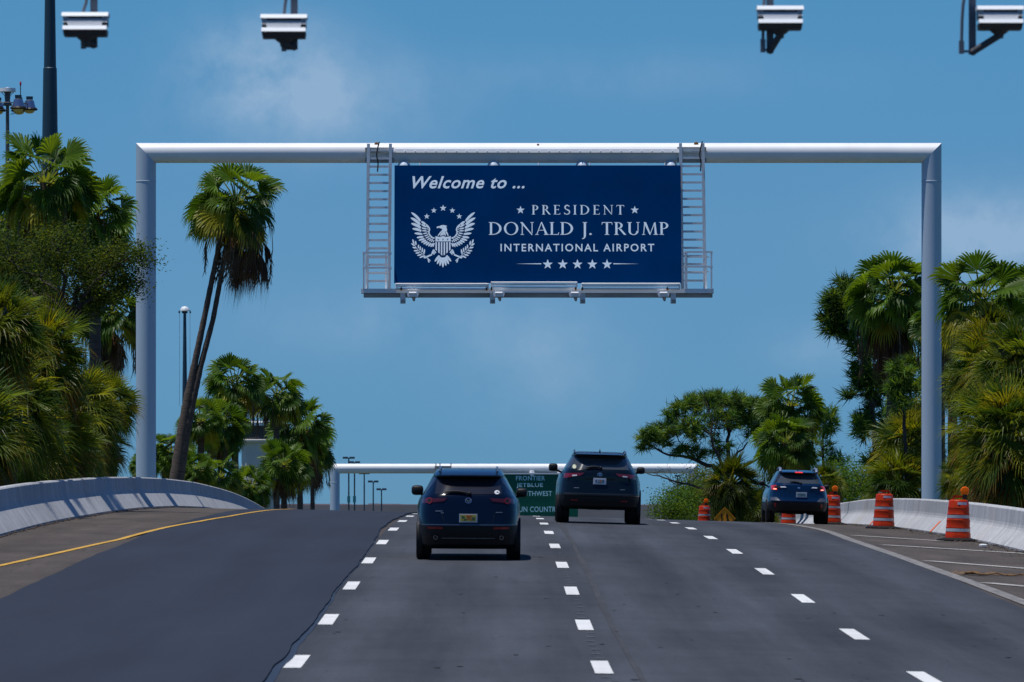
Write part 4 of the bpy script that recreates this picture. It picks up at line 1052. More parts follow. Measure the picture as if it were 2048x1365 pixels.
# nearest car: dark navy small crossover
c1sl = [(.20, .80, .30, 4.05, 6), (.28, .865, .12, 4.2, 6), (.45, .888, .03, 4.25, 6), (.60, .893, .0, 4.3, 6), (.70, .893, .015, 4.3, 6), (.80, .893, .05, 4.25, 6), (.93, .888, .075, 4.1, 5.5), (1.03, .862, .10, 3.7, 5), (1.10, .815, .13, 3.3, 5), (1.15, .775, .17, 3.15, 4.6), (1.30, .69, .33, 2.95, 4.6), (1.425, .625, .47, 2.75, 4.6), (1.445, .615, .33, 2.7, 4.6), (1.465, .608, .33, 2.65, 4.6), (1.50, .59, .50, 2.55, 4.4), (1.54, .555, .85, 2.4, 4), (1.558, .49, 1.2, 2.2, 3.5), (1.562, .35, 1.5, 2.0, 3)]
navy = paintm('navy_paint', (.0015, .005, .017))
c = make_car('parked_car' if False else 'suv', 'dark navy crossover nearest the camera with a white round sticker and yellow plate', 936, 101, 1, c1sl, navy, dict(split=.615, glass_z=(1.13, 1.44), glass=glass, side_win=((.55, 1.35), (1.42, 2.9)), wheel=(.335, .235, .895), axles=(.80, 3.45), mirrors=((-.905, 1.165, .105, .088), (.925, 1.13, .10, .08)), mirror_y=2.55, under=.20))
c['patch']('rear_window', glass, [(-.575, 1.145), (.575, 1.145), (.535, 1.42), (-.535, 1.42)], .007, 20, 8)
c['patch']('spoiler_lip', M['black'], [(-.56, 1.424), (.56, 1.424), (.53, 1.448), (-.53, 1.448)], .05, 20, 2)
c['patch']('tail_light', lens_dark, [(.42, 1.02), (.80, .975), (.80, 1.065), (.36, 1.075)], .012, 12, 4, mirror=True)
c['ell']('lamp_ring', lens_red, .67, 1.03, .052, .052, .022, .72, mirror=True)
c['ell']('lamp_core', M['black'], .67, 1.03, .036, .036, .020, mirror=True)
c['patch']('reflector', refl, [(.435, .545), (.70, .55), (.70, .585), (.435, .58)], .014, 8, 2, mirror=True)
c['patch']('bumper_trim', mat('satin_trim', (.10, .12, .16), .25, .6), [(-.86, .612), (.86, .612), (.86, .628), (-.86, .628)], .010, 24, 1)
c['patch']('bumper_recess', navy, [(-.28, .665), (.28, .665), (.32, .80), (-.32, .80)], .004, 12, 4)
c['patch']('tailgate_seam', M['black'], [(.40, .64), (.405, .64), (.46, .80), (.455, .80)], .003, 1, 4, mirror=True)
plate(c, 0, .735, .31, .145, pl_wh, pl_yel, ((-.28, .1, .16, .28, pl_gr), (.05, .24, .34, .22, pl_or), (.02, -.02, .20, .34, pl_or), (.30, -.08, .16, .4, pl_gr), (-.16, -.2, .12, .2, pl_gr), (.18, -.2, .1, .2, pl_or)))
# winged oval emblem
c['ell']('badge', chrome, 0, 1.035, .055, .047, .016, .82)
k = MB(); yb = c['yR'](0, 1.035) - .018
for s in (1, -1): k.add([(0, yb, 1.005), (s*.012, yb, 1.02), (s*.052, yb, 1.055), (s*.05, yb, 1.062), (s*.02, yb, 1.045), (0, yb, 1.022)], [(0, 1, 2, 3, 4, 5) if s > 0 else (5, 4, 3, 2, 1, 0)])
k.obj('badge_wing', chrome, c['t'])
for (xa, xb, z) in ((-.565, -.44, .845), (-.47, -.42, .815), (.47, .585, .825)):
    c['patch']('model_lettering', mat('dull_chrome', (.16, .18, .2), .4, .7), [(xa, z), (xb, z), (xb, z + .016), (xa, z + .016)], .006, 4, 1)
c['ell']('round_sticker', mat('sticker_white', (.62, .64, .68), .6), .49, 1.178, .044, .034, .016)
c['ell']('sticker_mark', M['black'], .50, 1.178, .018, .010, .019)
wiper(c, -.40, 1.175, .02, 1.155)
for (x, z) in ((-.56, .43), (.57, .43)): c['ell']('exhaust_tip', chrome, x, .40, .036, .036, .03, .86); c['ell']('exhaust_hole', M['cable'], x, .40, .031, .031, .028)
for s in (1, -1):
    k = MB(); k.tube([(s*.50, .62, 1.52), (s*.495, .75, 1.565), (s*.49, 1.4, 1.59), (s*.49, 2.1, 1.57)], .018, 8); k.obj('roof_rail', mat('rail_metal', (.22, .26, .32), .3, .8), c['t'], smooth=40)
c['patch']('lower_garnish', M['galv_dark'], [(-.45, .385), (.45, .385), (.45, .392), (-.45, .392)], .006, 8, 1)

# middle car: taller dark slate crossover
c2sl = [(.34, .86, .22, 4.3, 6), (.42, .955, .08, 4.4, 6), (.55, .985, .02, 4.5, 6), (.70, .99, .0, 4.55, 6), (.82, .985, .03, 4.55, 5.5), (.98, .975, .07, 4.4, 5), (1.12, .93, .07, 4.1, 5), (1.20, .88, .08, 3.7, 5), (1.27, .83, .13, 3.45, 4.8), (1.40, .755, .23, 3.25, 4.6), (1.585, .655, .38, 3.0, 4.6), (1.60, .655, .22, 2.95, 4.6), (1.63, .645, .20, 2.9, 4.6), (1.66, .61, .45, 2.7, 4.2), (1.69, .56, .9, 2.5, 4), (1.70, .45, 1.3, 2.3, 3.5)]
slate = paintm('slate_paint', (.003, .007, .012))
c = make_car('suv', 'tall dark slate suv in the middle lane hiding part of the green sign', 1197, 138, 1, c2sl, slate, dict(split=.66, glass_z=(1.27, 1.58), glass=glass2, side_win=((.40, 1.2), (1.28, 2.2), (2.27, 3.15)), wheel=(.375, .30, .985), axles=(.92, 3.6), mirrors=((-1.07, 1.30, .108, .095), (1.02, 1.28, .10, .085)), mirror_y=2.8, under=.33, mirror_mat=M['black']))
c['patch']('rear_window', glass2, [(-.69, 1.285), (.69, 1.285), (.57, 1.575), (-.57, 1.575)], .007, 20, 8)
c['patch']('spoiler_lip', M['black'], [(-.60, 1.555), (.60, 1.555), (.59, 1.602), (-.59, 1.602)], .06, 20, 3)
c['patch']('tail_light', lens_red, [(.44, 1.135), (.84, 1.055), (.84, 1.17), (.36, 1.195)], .014, 12, 4, mirror=True)
c['patch']('reverse_lamp', M['galv'], [(.53, 1.12), (.64, 1.105), (.65, 1.135), (.54, 1.145)], .022, 4, 2, mirror=True)
plate(c, 0, 1.005, .305, .15, pl_wh, pl_wh, ((-.26, 0, .16, .46, pl_tl), (-.06, 0, .1, .46, pl_tl), (.08, .02, .12, .4, pl_or), (.26, 0, .18, .46, pl_tl), (.02, -.28, .3, .1, pl_gr)))
c['ell']('badge', chrome, 0, 1.165, .058, .04, .016, .85); c['ell']('badge_wing', chrome, 0, 1.178, .030, .016, .018, .72); c['ell']('badge_wing', chrome, 0, 1.160, .012, .033, .019, .6)
c['patch']('reflector', refl, [(.50, .535), (.66, .54), (.66, .565), (.50, .56)], .014, 6, 2, mirror=True)
c['patch']('bumper_step', mat('satin_black', (.02, .022, .026), .35), [(-.80, .665), (.80, .665), (.84, .72), (-.84, .72)], .035, 24, 3)
for (xa, xb, z) in ((-.60, -.48, .83), (.48, .60, .81)): c['patch']('model_lettering', bpy.data.materials['dull_chrome'], [(xa, z), (xb, z), (xb, z + .018), (xa, z + .018)], .006, 4, 1)
c['ell']('round_sticker', mat('sticker_cream', (.50, .52, .36), .6), -.60, 1.335, .045, .05, .016)
wiper(c, -.33, 1.31, .02, 1.325, .024)
k = MB(); k.add([(-.02, .9, 1.69), (.02, .9, 1.69), (.02, 1.1, 1.69), (-.02, 1.1, 1.69), (0, .9, 1.77), (0, .98, 1.76)], [(0, 1, 4), (1, 2, 5, 4), (2, 3, 5), (3, 0, 4, 5)]); k.obj('aerial_fin', M['black'], c['t'])
for s in (1, -1):
    k = MB(); k.tube([(s*.60, .65, 1.65), (s*.60, .8, 1.70), (s*.59, 1.5, 1.725), (s*.59, 2.3, 1.69)], .02, 8); k.obj('roof_rail', bpy.data.materials['rail_metal'], c['t'], smooth=40)

# farthest car: bright blue wagon with lit brake lights
c3sl = [(.30, .78, .25, 4.4, 6), (.38, .88, .08, 4.6, 6), (.52, .905, .02, 4.7, 6), (.66, .905, .0, 4.7, 6), (.74, .90, .05, 4.7, 5.5), (.88, .885, .08, 4.5, 5), (1.02, .845, .09, 4.2, 5), (1.12, .79, .11, 3.8, 5), (1.17, .75, .16, 3.6, 4.8), (1.30, .685, .30, 3.4, 4.6), (1.455, .605, .46, 3.1, 4.6), (1.47, .60, .32, 3.05, 4.6), (1.50, .59, .32, 3.0, 4.6), (1.53, .56, .55, 2.85, 4.2), (1.56, .51, 1.0, 2.6, 4), (1.57, .42, 1.4, 2.4, 3.5)]
blue = paintm('blue_paint', (.0025, .018, .058))
c = make_car('suv', 'bright blue wagon with lit red brake lights beside the right wall', 1596, 172, 1, c3sl, blue, dict(split=.62, glass_z=(1.18, 1.46), glass=glass, side_win=((.45, 1.4), (1.48, 3.2)), wheel=(.36, .25, .905), axles=(.95, 3.7), mirrors=((-.965, 1.17, .09, .07), (.955, 1.10, .085, .07)), mirror_y=2.7, under=.27))
c['patch']('rear_window', glass2, [(-.63, 1.175), (.63, 1.175), (.53, 1.445), (-.53, 1.445)], .007, 20, 8)
c['patch']('spoiler_lip', M['black'], [(-.54, 1.44), (.54, 1.44), (.52, 1.478), (-.52, 1.478)], .05, 16, 2)
c['patch']('high_brake_light', brake_lit, [(-.11, 1.478), (.11, 1.478), (.11, 1.512), (-.11, 1.512)], .05, 6, 2)
for o in c['patch']('tail_light', lens_lit, [(.625, .965), (.79, .975), (.79, 1.10), (.655, 1.115)], .016, 8, 5, mirror=True): pass
c['patch']('tail_light_inset', M['black'], [(.52, 1.03), (.70, 1.025), (.70, 1.08), (.55, 1.085)], .022, 6, 3, mirror=True)
c['patch']('brake_strip', lens_hot, [(.645, .985), (.74, .985), (.725, 1.01), (.655, 1.01)], .026, 6, 2, mirror=True)
c['patch']('trim_bar', M['galv'], [(.36, 1.045), (.55, 1.04), (.55, 1.075), (.40, 1.08)], .016, 6, 2, mirror=True)
c['patch']('corner_guard', mat('grey_cladding', (.05, .065, .095), .5), [(.54, .66), (.82, .66), (.82, .76), (.64, .76)], .018, 8, 3, mirror=True)
c['patch']('reflector', refl, [(.645, .47), (.70, .47), (.705, .58), (.65, .58)], .016, 3, 4, mirror=True)
plate(c, .08, .845, .31, .15, pl_wh, mat('plate_dull', (.28, .36, .36), .6), ((-.2, .05, .3, .3, pl_tl), (.2, .0, .3, .36, pl_tl), (0, .0, .08, .4, pl_gr)))
c['ell']('badge', chrome, 0, 1.045, .04, .022, .016)
wiper(c, -.26, 1.215, .05, 1.185)
for s in (1, -1):
    k = MB(); k.tube([(s*.53, .55, 1.50), (s*.525, .65, 1.60), (s*.52, 1.6, 1.625), (s*.52, 2.5, 1.58)], [.045, .04, .03, .03], 8); k.obj('roof_rail', mat('rail_blue_grey', (.16, .21, .30), .5, .3), c['t'], smooth=40)
k = MB(); k.add([(-.02, .9, 1.55), (.02, .9, 1.55), (.02, 1.1, 1.55), (-.02, 1.1, 1.55), (0, .92, 1.64), (0, 1.0, 1.62)], [(0, 1, 4), (1, 2, 5, 4), (2, 3, 5), (3, 0, 4, 5)]); k.obj('aerial_fin', M['black'], c['t'])

# ------------------------------------------------------------------ vegetation
def jit(c, r, a=.2):
    k = 1 + r.uniform(-a, a); return (c[0]*k*(1 + r.uniform(-.08, .08)), c[1]*k, c[2]*k*(1 + r.uniform(-.1, .1)))
def fan(mb, r, base, d, Lp, Rb, A, nseg, droop, col, width=1.0, fold=.22, split=.5, bend=.25, petcol=None, tipcol=None, roll=.25):
    d = d.normalized(); up = Vector((0, 0, 1))
    s = d.cross(up); s = s.normalized() if s.length > .05 else Vector((math.cos(r.random()*6.28), math.sin(r.random()*6.28), 0))
    n_ = s.cross(d).normalized(); ro = r.uniform(-roll, roll); s = (s*math.cos(ro) + n_*math.sin(ro)).normalized()
    hub = base + d*Lp + Vector((0, 0, -.10*Lp*(1 - abs(d.z))))
    # petiole: a thin three-sided strip
    mid = base + d*Lp*.5 + Vector((0, 0, .02)); w_ = .018*Rb/.6
    n0 = s.cross(d).normalized(); pc = petcol or (col[0]*1.5, col[1]*1.3, col[2]*1.3)
    mb.add([base - s*w_*1.6, base + s*w_*1.6, mid - s*w_, mid + s*w_, hub - s*w_*.7, hub + s*w_*.7, mid + n0*w_, hub + n0*w_*.6], [(0, 1, 3, 2), (2, 3, 5, 4), (2, 6, 7, 4), (6, 3, 5, 7)], pc)
    db = (d + Vector((0, 0, -bend))).normalized(); s = (s - db*s.dot(db)).normalized(); n = s.cross(db).normalized()
    vs, fs, cs = [hub], [], [col]; ha = A/nseg*1.06
    for i in range(nseg):
        a = -A + 2*A*(i + .5)/nseg + r.uniform(-.02, .02); rr = Rb*(.70 + .30*math.cos(a*.75))*r.uniform(.9, 1.06)
        def dirn(b): return (db*math.cos(b) + s*math.sin(b) + n*fold*abs(math.sin(b))**1.3).normalized()
        pl = n*(.025*rr)*(1 if i % 2 else -1)
        l1, r1 = hub + dirn(a - ha)*rr*split + pl, hub + dirn(a + ha)*rr*split - pl
        wv = s*math.cos(a) - db*math.sin(a); hw = rr*split*math.sin(ha)*width*.62
        c2 = hub + dirn(a)*rr*(split + (1 - split)*.55) + Vector((0, 0, -droop*rr*.22*r.uniform(.6, 1.4)))
        c3 = hub + dirn(a)*rr*(1 - .25*droop) + Vector((0, 0, -droop*rr*.75*r.uniform(.6, 1.4)))
        o = len(vs); vs += [l1, r1, c2 - wv*hw, c2 + wv*hw, c3]
        fs += [(0, o, o+1), (o, o+2, o+3, o+1), (o+2, o+4, o+3)]
        tc_ = tipcol or col
        cs += [col, col, col, col, tc_]
    o = len(mb.v); mb.add(vs, fs)
    if mb.c is None: mb.c = []
    mb.c += cs
GREEN, DEEP, YEL, OLD = (.060, .108, .011), (.028, .062, .009), (.20, .19, .018), (.20, .12, .025)
def dirv(az_, el): return Vector((math.cos(az_)*math.cos(el), math.sin(az_)*math.cos(el), math.sin(el)))
def crown_fan(seed, n=50, low=-58, nseg=24, big=1.0):
    # washingtonia-like: bold round fans on visible stalks, unit reach
    r = random.Random(seed); mb = MB()
    for i in range(n):
        f = (i + .5)/n; el = math.asin(max(-1, min(1, .99 - (.99 - math.sin(R(low)))*f**.95))) + R(r.uniform(-9, 9)); a = i*2.39996 + r.uniform(-.35, .35)
        base = Vector((0, 0, -.02 - .22*f)) + dirv(a, 0)*.05
        c = jit(GREEN if r.random() < .6 else DEEP, r)
        if f > .72 and r.random() < .4: c = jit(YEL, r)
        fan(mb, r, base, dirv(a, el), r.uniform(.36, .58), r.uniform(.46, .60)*big, r.uniform(1.5, 2.1), nseg, .18 + .5*f, c, fold=.22, split=r.uniform(.5, .64), bend=.25 + .55*r.random(), roll=1.0, petcol=jit((.12, .15, .03), r), tipcol=jit((.07, .10, .02), r) if r.random() < .5 else None)
    return mb.mesh('palm_crown', M['palm'])
def crown_skirt(seed, n=26, ln=1.0):
    r = random.Random(seed); mb = MB()
    for i in range(n):
        a = i*2.39996 + r.uniform(-.4, .4); el = R(r.uniform(-86, -52)); base = Vector((0, 0, -.18 - r.random()*.35)) + dirv(a, 0)*.06
        c = jit(r.choice(((.11, .062, .035), (.07, .042, .028), (.15, .095, .05))), r, .3)
        fan(mb, r, base, dirv(a, el), r.uniform(.25, .6)*ln, r.uniform(.3, .55)*ln, r.uniform(.35, .9), 15, 1.0, c, .8, .5, .35, 1.2)
        if r.random() < .3:   # hanging flower stalk
            p0 = base; p1 = base + dirv(a, R(20))*.5; p2 = p1 + Vector((0, 0, -.5)) + dirv(a, 0)*.12; p3 = p2 + Vector((0, 0, -.6*ln))
            mb.tube([p0, p1, p2, p3], [.014, .012, .01, .004], 4, False, jit((.17, .12, .07), r))
            for q in range(16):
                g = p2 + (p3 - p2)*r.random(); mb.tube([g, g + Vector((r.uniform(-.08, .08), r.uniform(-.08, .08), -r.uniform(.1, .28)))], [.014, .003], 3, False, jit((.12, .08, .05), r, .3))
    return mb.mesh('dead_fronds', M['dead'])
def crown_sabal(seed, n=82, low=-72, orange=.25, dark=1.0):
    # cabbage palm: dense head of drooping, finely split fronds
    r = random.Random(seed); mb = MB()
    for i in range(n):
        f = (i + .5)/n; el = R(80 - (80 - low)*f**.9 + r.uniform(-10, 10)); a = i*2.39996 + r.uniform(-.4, .4)
        base = Vector((0, 0, -.25*f)) + dirv(a, 0)*.05
        c = jit((.070, .098, .010) if r.random() < .6 else ((.024, .050, .008) if r.random() < .6 else (.16, .165, .016)), r, .25); tip = None
        c = tuple(q*dark for q in c)
        if r.random() < orange*(.15 + f*1.2): tip = jit((.22, .12, .025), r, .3)
        if f > .74 and r.random() < orange*1.3: c = jit((.17, .085, .018), r, .3)
        fan(mb, r, base, dirv(a, el), r.uniform(.26, .52), r.uniform(.60, .86), r.uniform(1.1, 1.65), 21, .22 + .45*f, c, .85, .42, .26, .2 + .4*r.random(), roll=.95, petcol=jit((.10, .12, .03), r), tipcol=tip)
    return mb.mesh('palm_crown', M['palm'])
FAN = [crown_fan(11), crown_fan(12, 44, -50), crown_fan(13, 54, -62), crown_fan(14, 36, -45, 26, 1.1), crown_fan(15, 26, -35, 24, 1.0)]
SKIRT = [crown_skirt(21), crown_skirt(22, 34, 1.35), crown_skirt(23, 18, .8)]
SAB = [crown_sabal(31, orange=.32), crown_sabal(32, 90, -76, .5), crown_sabal(33, 76, -62, .12), crown_sabal(34, 84, -70, .03, .6)]
def trunk_mb(p0, p1, r0, r1, bow=(0, 0), seed=1, n=9):
    r = random.Random(seed); mb = MB(); pts, rad = [], []; L = (p1 - p0).length; k = max(8, int(L/.35))
    for i in range(k + 1):
        f = i/k; p = p0.lerp(p1, f) + Vector((bow[0], bow[1], 0))*math.sin(f*pi); pts.append(p); rad.append((r0 + (r1 - r0)*min(1, f*1.15))*(1 + (.06 if i % 2 else -.03) + r.uniform(-.03, .03)))
    mb.tube(pts, rad, n); return mb
def part(nm, me, parent, loc, sc_, rot):
    o = bpy.data.objects.new(nm, me); C.objects.link(o); o.parent = parent; o.location = loc; o.scale = sc_ if isinstance(sc_, tuple) else (sc_,)*3; o.rotation_euler = rot; return o
pr = random.Random(99)
def palm(label, px, py, D, Rpx, kind='fan', v=0, skirt=None, lean=(0, 0), tr=.17, tilt=(0, 0), sq=1.0, group=None, bow=(0, 0)):
    c = P(px, py, D); Rm = Rpx*D/F; bx_, by = c.x + lean[0], c.y + lean[1]
    zb = gz(bx_, by) - .3
    t = thing('palm_tree' if kind == 'fan' else 'cabbage_palm', label, 'palm tree', (bx_, by, zb), group)
    top = c - t.location
    trunk_mb(Vector((0, 0, 0)), top + Vector((0, 0, -.1*Rm)), tr*1.25, tr, bow, len(label)).obj('trunk', M['bark'], t, smooth=60)
    if kind == 'fan':
        part('crown', FAN[v % 5], t, top, (Rm, Rm, Rm*sq), (tilt[0], tilt[1], pr.uniform(0, 6.28)))
        if skirt is not None: part('dead_fronds', SKIRT[skirt % 3], t, top, Rm, (0, 0, pr.uniform(0, 6.28)))
    else:
        part('crown', SAB[v % 4], t, top, (Rm, Rm, Rm*sq), (tilt[0], tilt[1], pr.uniform(0, 6.28)))
        if skirt is not None: part('dead_fronds', SKIRT[skirt % 3], t, top, Rm*.8, (0, 0, pr.uniform(0, 6.28)))
    return t
# left side, back row of tall fan palms
palm('tall fan palm with a broad bright crown standing in front of the thick teal mast', 92, 355, 165, 118, 'fan', 0, 0, tr=.17)
palm('fan palm just right of the thick teal mast with brown fronds hanging from its crown', 190, 420, 178, 92, 'fan', 2, 1, tr=.16)
palm('fan palm cut off by the left frame edge below the grey floodlight mast', 0, 440, 172, 108, 'fan', 1, 0, tr=.17)
palm('fan palm with a thick brown skirt tucked against the left gantry post', 222, 625, 208, 78, 'fan', 3, 1, tr=.16)
palm('fan palm behind the broadleaf tree with its brown skirt showing below the tall left crown', 70, 480, 182, 82, 'fan', 2, 1, tr=.17)
palm('low far palm whose fronds peek out left of the left gantry post', 288, 930, 240, 36, 'fan', 1, None, tr=.14)
# left side, mass of cabbage palms behind the wall
LS = 'cabbage palms massed behind the left wall'
palm('topmost cabbage palm of the left mass, cut off by the frame edge', -10, 650, 136, 122, 'sabal', 0, None, group=LS)
palm('cabbage palm at the top right of the left mass under the broadleaf tree', 88, 705, 149, 112, 'sabal', 1, None, group=LS)
palm('cabbage palm in the middle of the left mass with yellow green fronds', 20, 800, 139, 128, 'sabal', 2, None, group=LS)
palm('cabbage palm at the right edge of the left mass reaching toward the gantry post', 160, 812, 162, 100, 'sabal', 0, None, group=LS)
palm('lowest cabbage palm of the left mass with orange dead fronds by the wall', 50, 895, 143, 112, 'sabal', 1, 2, group=LS)
palm('small cabbage palm whose frond hangs over the top of the left wall', 140, 915, 157, 84, 'sabal', 1, None, group=LS)
palm('cabbage palm low in the centre of the left mass close behind the wall', 105, 850, 150, 108, 'sabal', 0, None, group=LS)
palm('cabbage palm at the outer right shoulder of the left mass under the skirted palm', 222, 800, 176, 66, 'sabal', 2, None, group=LS)
palm('cabbage palm filling the right of the left mass above its hanging frond', 195, 880, 166, 74, 'sabal', 2, None, group=LS)
palm('cabbage palm at the far left edge close to the camera side of the wall', -60, 850, 130, 140, 'sabal', 0, 2, group=LS)
# leaning twin palm
def twin():
    D = 206; t = thing('leaning_palm', 'tall leaning palm with two trunks joined low and one shaggy crown under the gantry beam', 'palm tree', P(349, 985, D) + Vector((0, 0, -1.6))); b0 = t.location
    def Q(px, py, d=0): return P(px, py, D + d) - b0
    for pts, rad in (([(349, 1060), (352, 960), (364, 870), (376, 800), (391, 720), (412, 620), (430, 530), (446, 455)], (.27, .235, .195, .17, .115, .10, .09, .085)),
                     ([(353, 1060), (357, 960), (371, 870), (385, 800), (402, 730), (426, 640), (441, 560), (452, 490)], (.22, .19, .165, .145, .10, .09, .085, .08))):
        mb = MB(); dense, rd = [], []
        for i in range(len(pts) - 1):
            for k in range(7):
                f = k/7; a, b = Q(*pts[i]), Q(*pts[i+1]); dense.append(a.lerp(b, f)); rd.append((rad[i] + (rad[i+1]-rad[i])*f)*(1 + (.05 if k % 2 else -.03)))
        dense.append(Q(*pts[-1])); rd.append(rad[-1]); mb.tube(dense, rd, 10); mb.obj('trunk', M['bark'], t, smooth=60)
    u = D/F
    part('crown', FAN[3], t, Q(474, 396), (94*u, 96*u, 100*u), (.1, .2, 1.0)); part('crown', FAN[4], t, Q(440, 440, 1.2), (72*u, 76*u, 60*u), (0, -.25, 2.2))
    part('dead_fronds', SKIRT[1], t, Q(508, 425), 96*u, (0, .14, .4)); part('dead_fronds', SKIRT[2], t, Q(462, 435), 82*u, (0, 0, 3.1))
twin()
# middle left group
MG = 'fan palms in the group left of the far gantry'
palm('topmost fan palm of the middle left group', 470, 762, 275, 70, 'fan', 1, 0, group=MG, tr=.15)
palm('fan palm right of the topmost in the middle left group with a yellowish frond', 553, 785, 320, 62, 'fan', 3, 2, group=MG, tr=.15)
palm('fan palm in the centre of the middle left group left of the tower', 442, 845, 262, 64, 'fan', 0, 0, group=MG, tr=.15)
palm('broad fan palm at the right of the middle left group with a long brown skirt', 600, 850, 350, 74, 'fan', 2, 1, group=MG, tr=.16)
palm('fan palm in front of the tower foot with bold bright green fans', 568, 925, 312, 60, 'fan', 3, 0, group=MG, tr=.15)
palm('fan palm whose brown skirt hangs beside the far gantry left post', 625, 895, 380, 52, 'fan', 2, 1, group=MG, tr=.14)
palm('fan palm just right of the leaning trunks, low in the middle left group', 402, 838, 244, 56, 'fan', 1, None, group=MG, tr=.14)
palm('fan palm left of the leaning trunks beside the gantry post', 345, 900, 246, 52, 'fan', 2, 0, group=MG, tr=.14)
palm('low fan palm peering over the left wall in front of the tower shaft', 438, 950, 255, 56, 'fan', 3, None, group=MG, tr=.14)
palm('low fan palm at the crest end of the left wall', 500, 970, 290, 52, 'fan', 0, 0, group=MG, tr=.14)
palm('low bright palm between the left gantry post and the leaning trunk', 392, 935, 232, 44, 'fan', 3, None, group=MG, tr=.14)
# right side
palm('large fan palm with a heavy brown skirt left of the right gantry post', 1785, 580, 212, 106, 'fan', 2, 1, tr=.2, sq=.95)
palm('fan palm rising right of the right gantry post with an upright spear leaf', 1962, 590, 176, 106, 'fan', 3, 2, tr=.17)
palm('fan palm cut off by the right frame edge', 2058, 592, 182, 90, 'fan', 2, 0, tr=.17)
RS = 'cabbage palms massed behind the right wall'
palm('cabbage palm below the upright spear palm on the right', 1968, 735, 158, 92, 'sabal', 2, None, group=RS)
palm('cabbage palm at the upper right frame edge of the right mass', 2040, 735, 150, 118, 'sabal', 0, None, group=RS)
palm('cabbage palm in the middle of the right mass right of the post', 1972, 850, 148, 100, 'sabal', 2, None, group=RS)
palm('large cabbage palm with orange fronds at the right frame edge', 2025, 870, 136, 135, 'sabal', 1, 2, group=RS)
palm('low cabbage palm behind the nearest drum with orange brown fronds', 1990, 950, 142, 96, 'sabal', 1, 2, group=RS)
palm('small cabbage palm just right of the foot of the right gantry post', 1925, 950, 158, 58, 'sabal', 2, None, group=RS)
palm('cabbage palm left of the right gantry post above the second drum', 1818, 885, 208, 86, 'sabal', 2, None, group=RS)
palm('low cabbage palm with yellow brown tips between second drum and right gantry post', 1795, 962, 206, 78, 'sabal', 1, None, group=RS)
palm('fan palm with a low crown in the gap right of the right gantry post', 1905, 715, 208, 78, 'fan', 2, 0, tr=.16)
palm('cabbage palm under the spear leaved palm toward the right frame edge', 1992, 690, 166, 96, 'sabal', 3, None, group=RS)
palm('dark fan palm behind the right gantry post below the large skirted palm', 1828, 800, 216, 66, 'fan', 0, 1, tr=.16)
palm('fan palm with drooping fronds behind the right gantry post', 1880, 640, 205, 66, 'fan', 1, 0, tr=.16)
# centre right group
palm('fan palm at the top of the group above the bright blue car', 1580, 805, 232, 76, 'fan', 0, 0, tr=.17)
palm('fan palm with yellowing fronds directly above the bright blue car', 1572, 880, 228, 72, 'fan', 2, 1, tr=.18)
palm('dark cabbage palm under the spreading pine left of the bright blue car', 1462, 965, 241, 68, 'sabal', 3, None, tr=.16)
palm('bushy cabbage palm just right of the bright blue car roof', 1650, 965, 236, 46, 'sabal', 0, None, tr=.16)
palm('low pale cabbage palm behind the orange diamond sign', 1505, 1020, 246, 58, 'sabal', 0, None, tr=.15)

# broadleaf tree, bushes and pines
def limb(mb, r, p, q, r0, r1, wig=.12, n=6, col=None):
    L = (q - p).length; pts, rad = [], []
    for i in range(n + 1):
        f = i/n; o = Vector((r.uniform(-1, 1), r.uniform(-1, 1), r.uniform(-1, 1)))*wig*L*(0 if i in (0, n) else .5); pts.append(p.lerp(q, f) + o + Vector((0, 0, .12*L*math.sin(f*pi)))); rad.append(r0 + (r1 - r0)*f)
    mb.tube(pts, rad, 6); return pts
def inblob(r):
    while True:
        v = Vector((r.uniform(-1, 1), r.uniform(-1, 1), r.uniform(-1, 1)))
        if .25 < v.length < 1: return v
def leafy(name, label, cat, D, base_px, fork_px, blobs, nper, size, cols, seed, tr=.16, clump=.35, group=None, shine=None, trunk_to=None):
    r = random.Random(seed); u = D/F
    b = P(base_px[0], base_px[1], D); zb = gz(b.x, b.y) - .2; t = thing(name, label, cat, (b.x, b.y, zb), group); o = t.location
    tm = MB(); fk = P(fork_px[0], fork_px[1], D) - o; limb(tm, r, Vector((0, 0, 0)), fk, tr*1.3, tr*.8, .05, 8)
    lm = MB()
    for (px, py, rx, ry, dd, n) in blobs:
        c = P(px, py, D + dd) - o; rv = Vector((rx*u, rx*u*.9, ry*u))
        limb(tm, r, fk.lerp(c, .02), c, tr*.55, tr*.12, .15, 7)
        for i in range(n):
            v = inblob(r); cc = c + Vector((v.x*rv.x, v.y*rv.y, v.z*rv.z))
            if r.random() < .45: limb(tm, r, c + (cc - c)*.15, cc, tr*.14, tr*.03, .15, 4)
            base = jit(r.choice(cols), r, .3)
            for j in range(nper):
                g = cc + Vector((r.gauss(0, clump), r.gauss(0, clump), r.gauss(0, clump*.75))); s = size*r.uniform(.6, 1.3)
                a = Vector((r.uniform(-1, 1), r.uniform(-1, 1), r.uniform(-.6, .6))).normalized(); bb = a.cross(Vector((r.uniform(-1, 1), r.uniform(-1, 1), r.uniform(-.2, 1)))).normalized()*.45
                lm.add([g - a*s*.5, g + bb*s*.5, g + a*s*.5, g - bb*s*.5], [(0, 1, 2, 3)], jit(base, r, .18))
    tm.obj('trunk', M['bark_dark'], t, smooth=60); lm.obj('crown', M['leaf'], t)
    return t
BC = [(.034, .058, .013), (.018, .034, .010), (.065, .090, .016)]
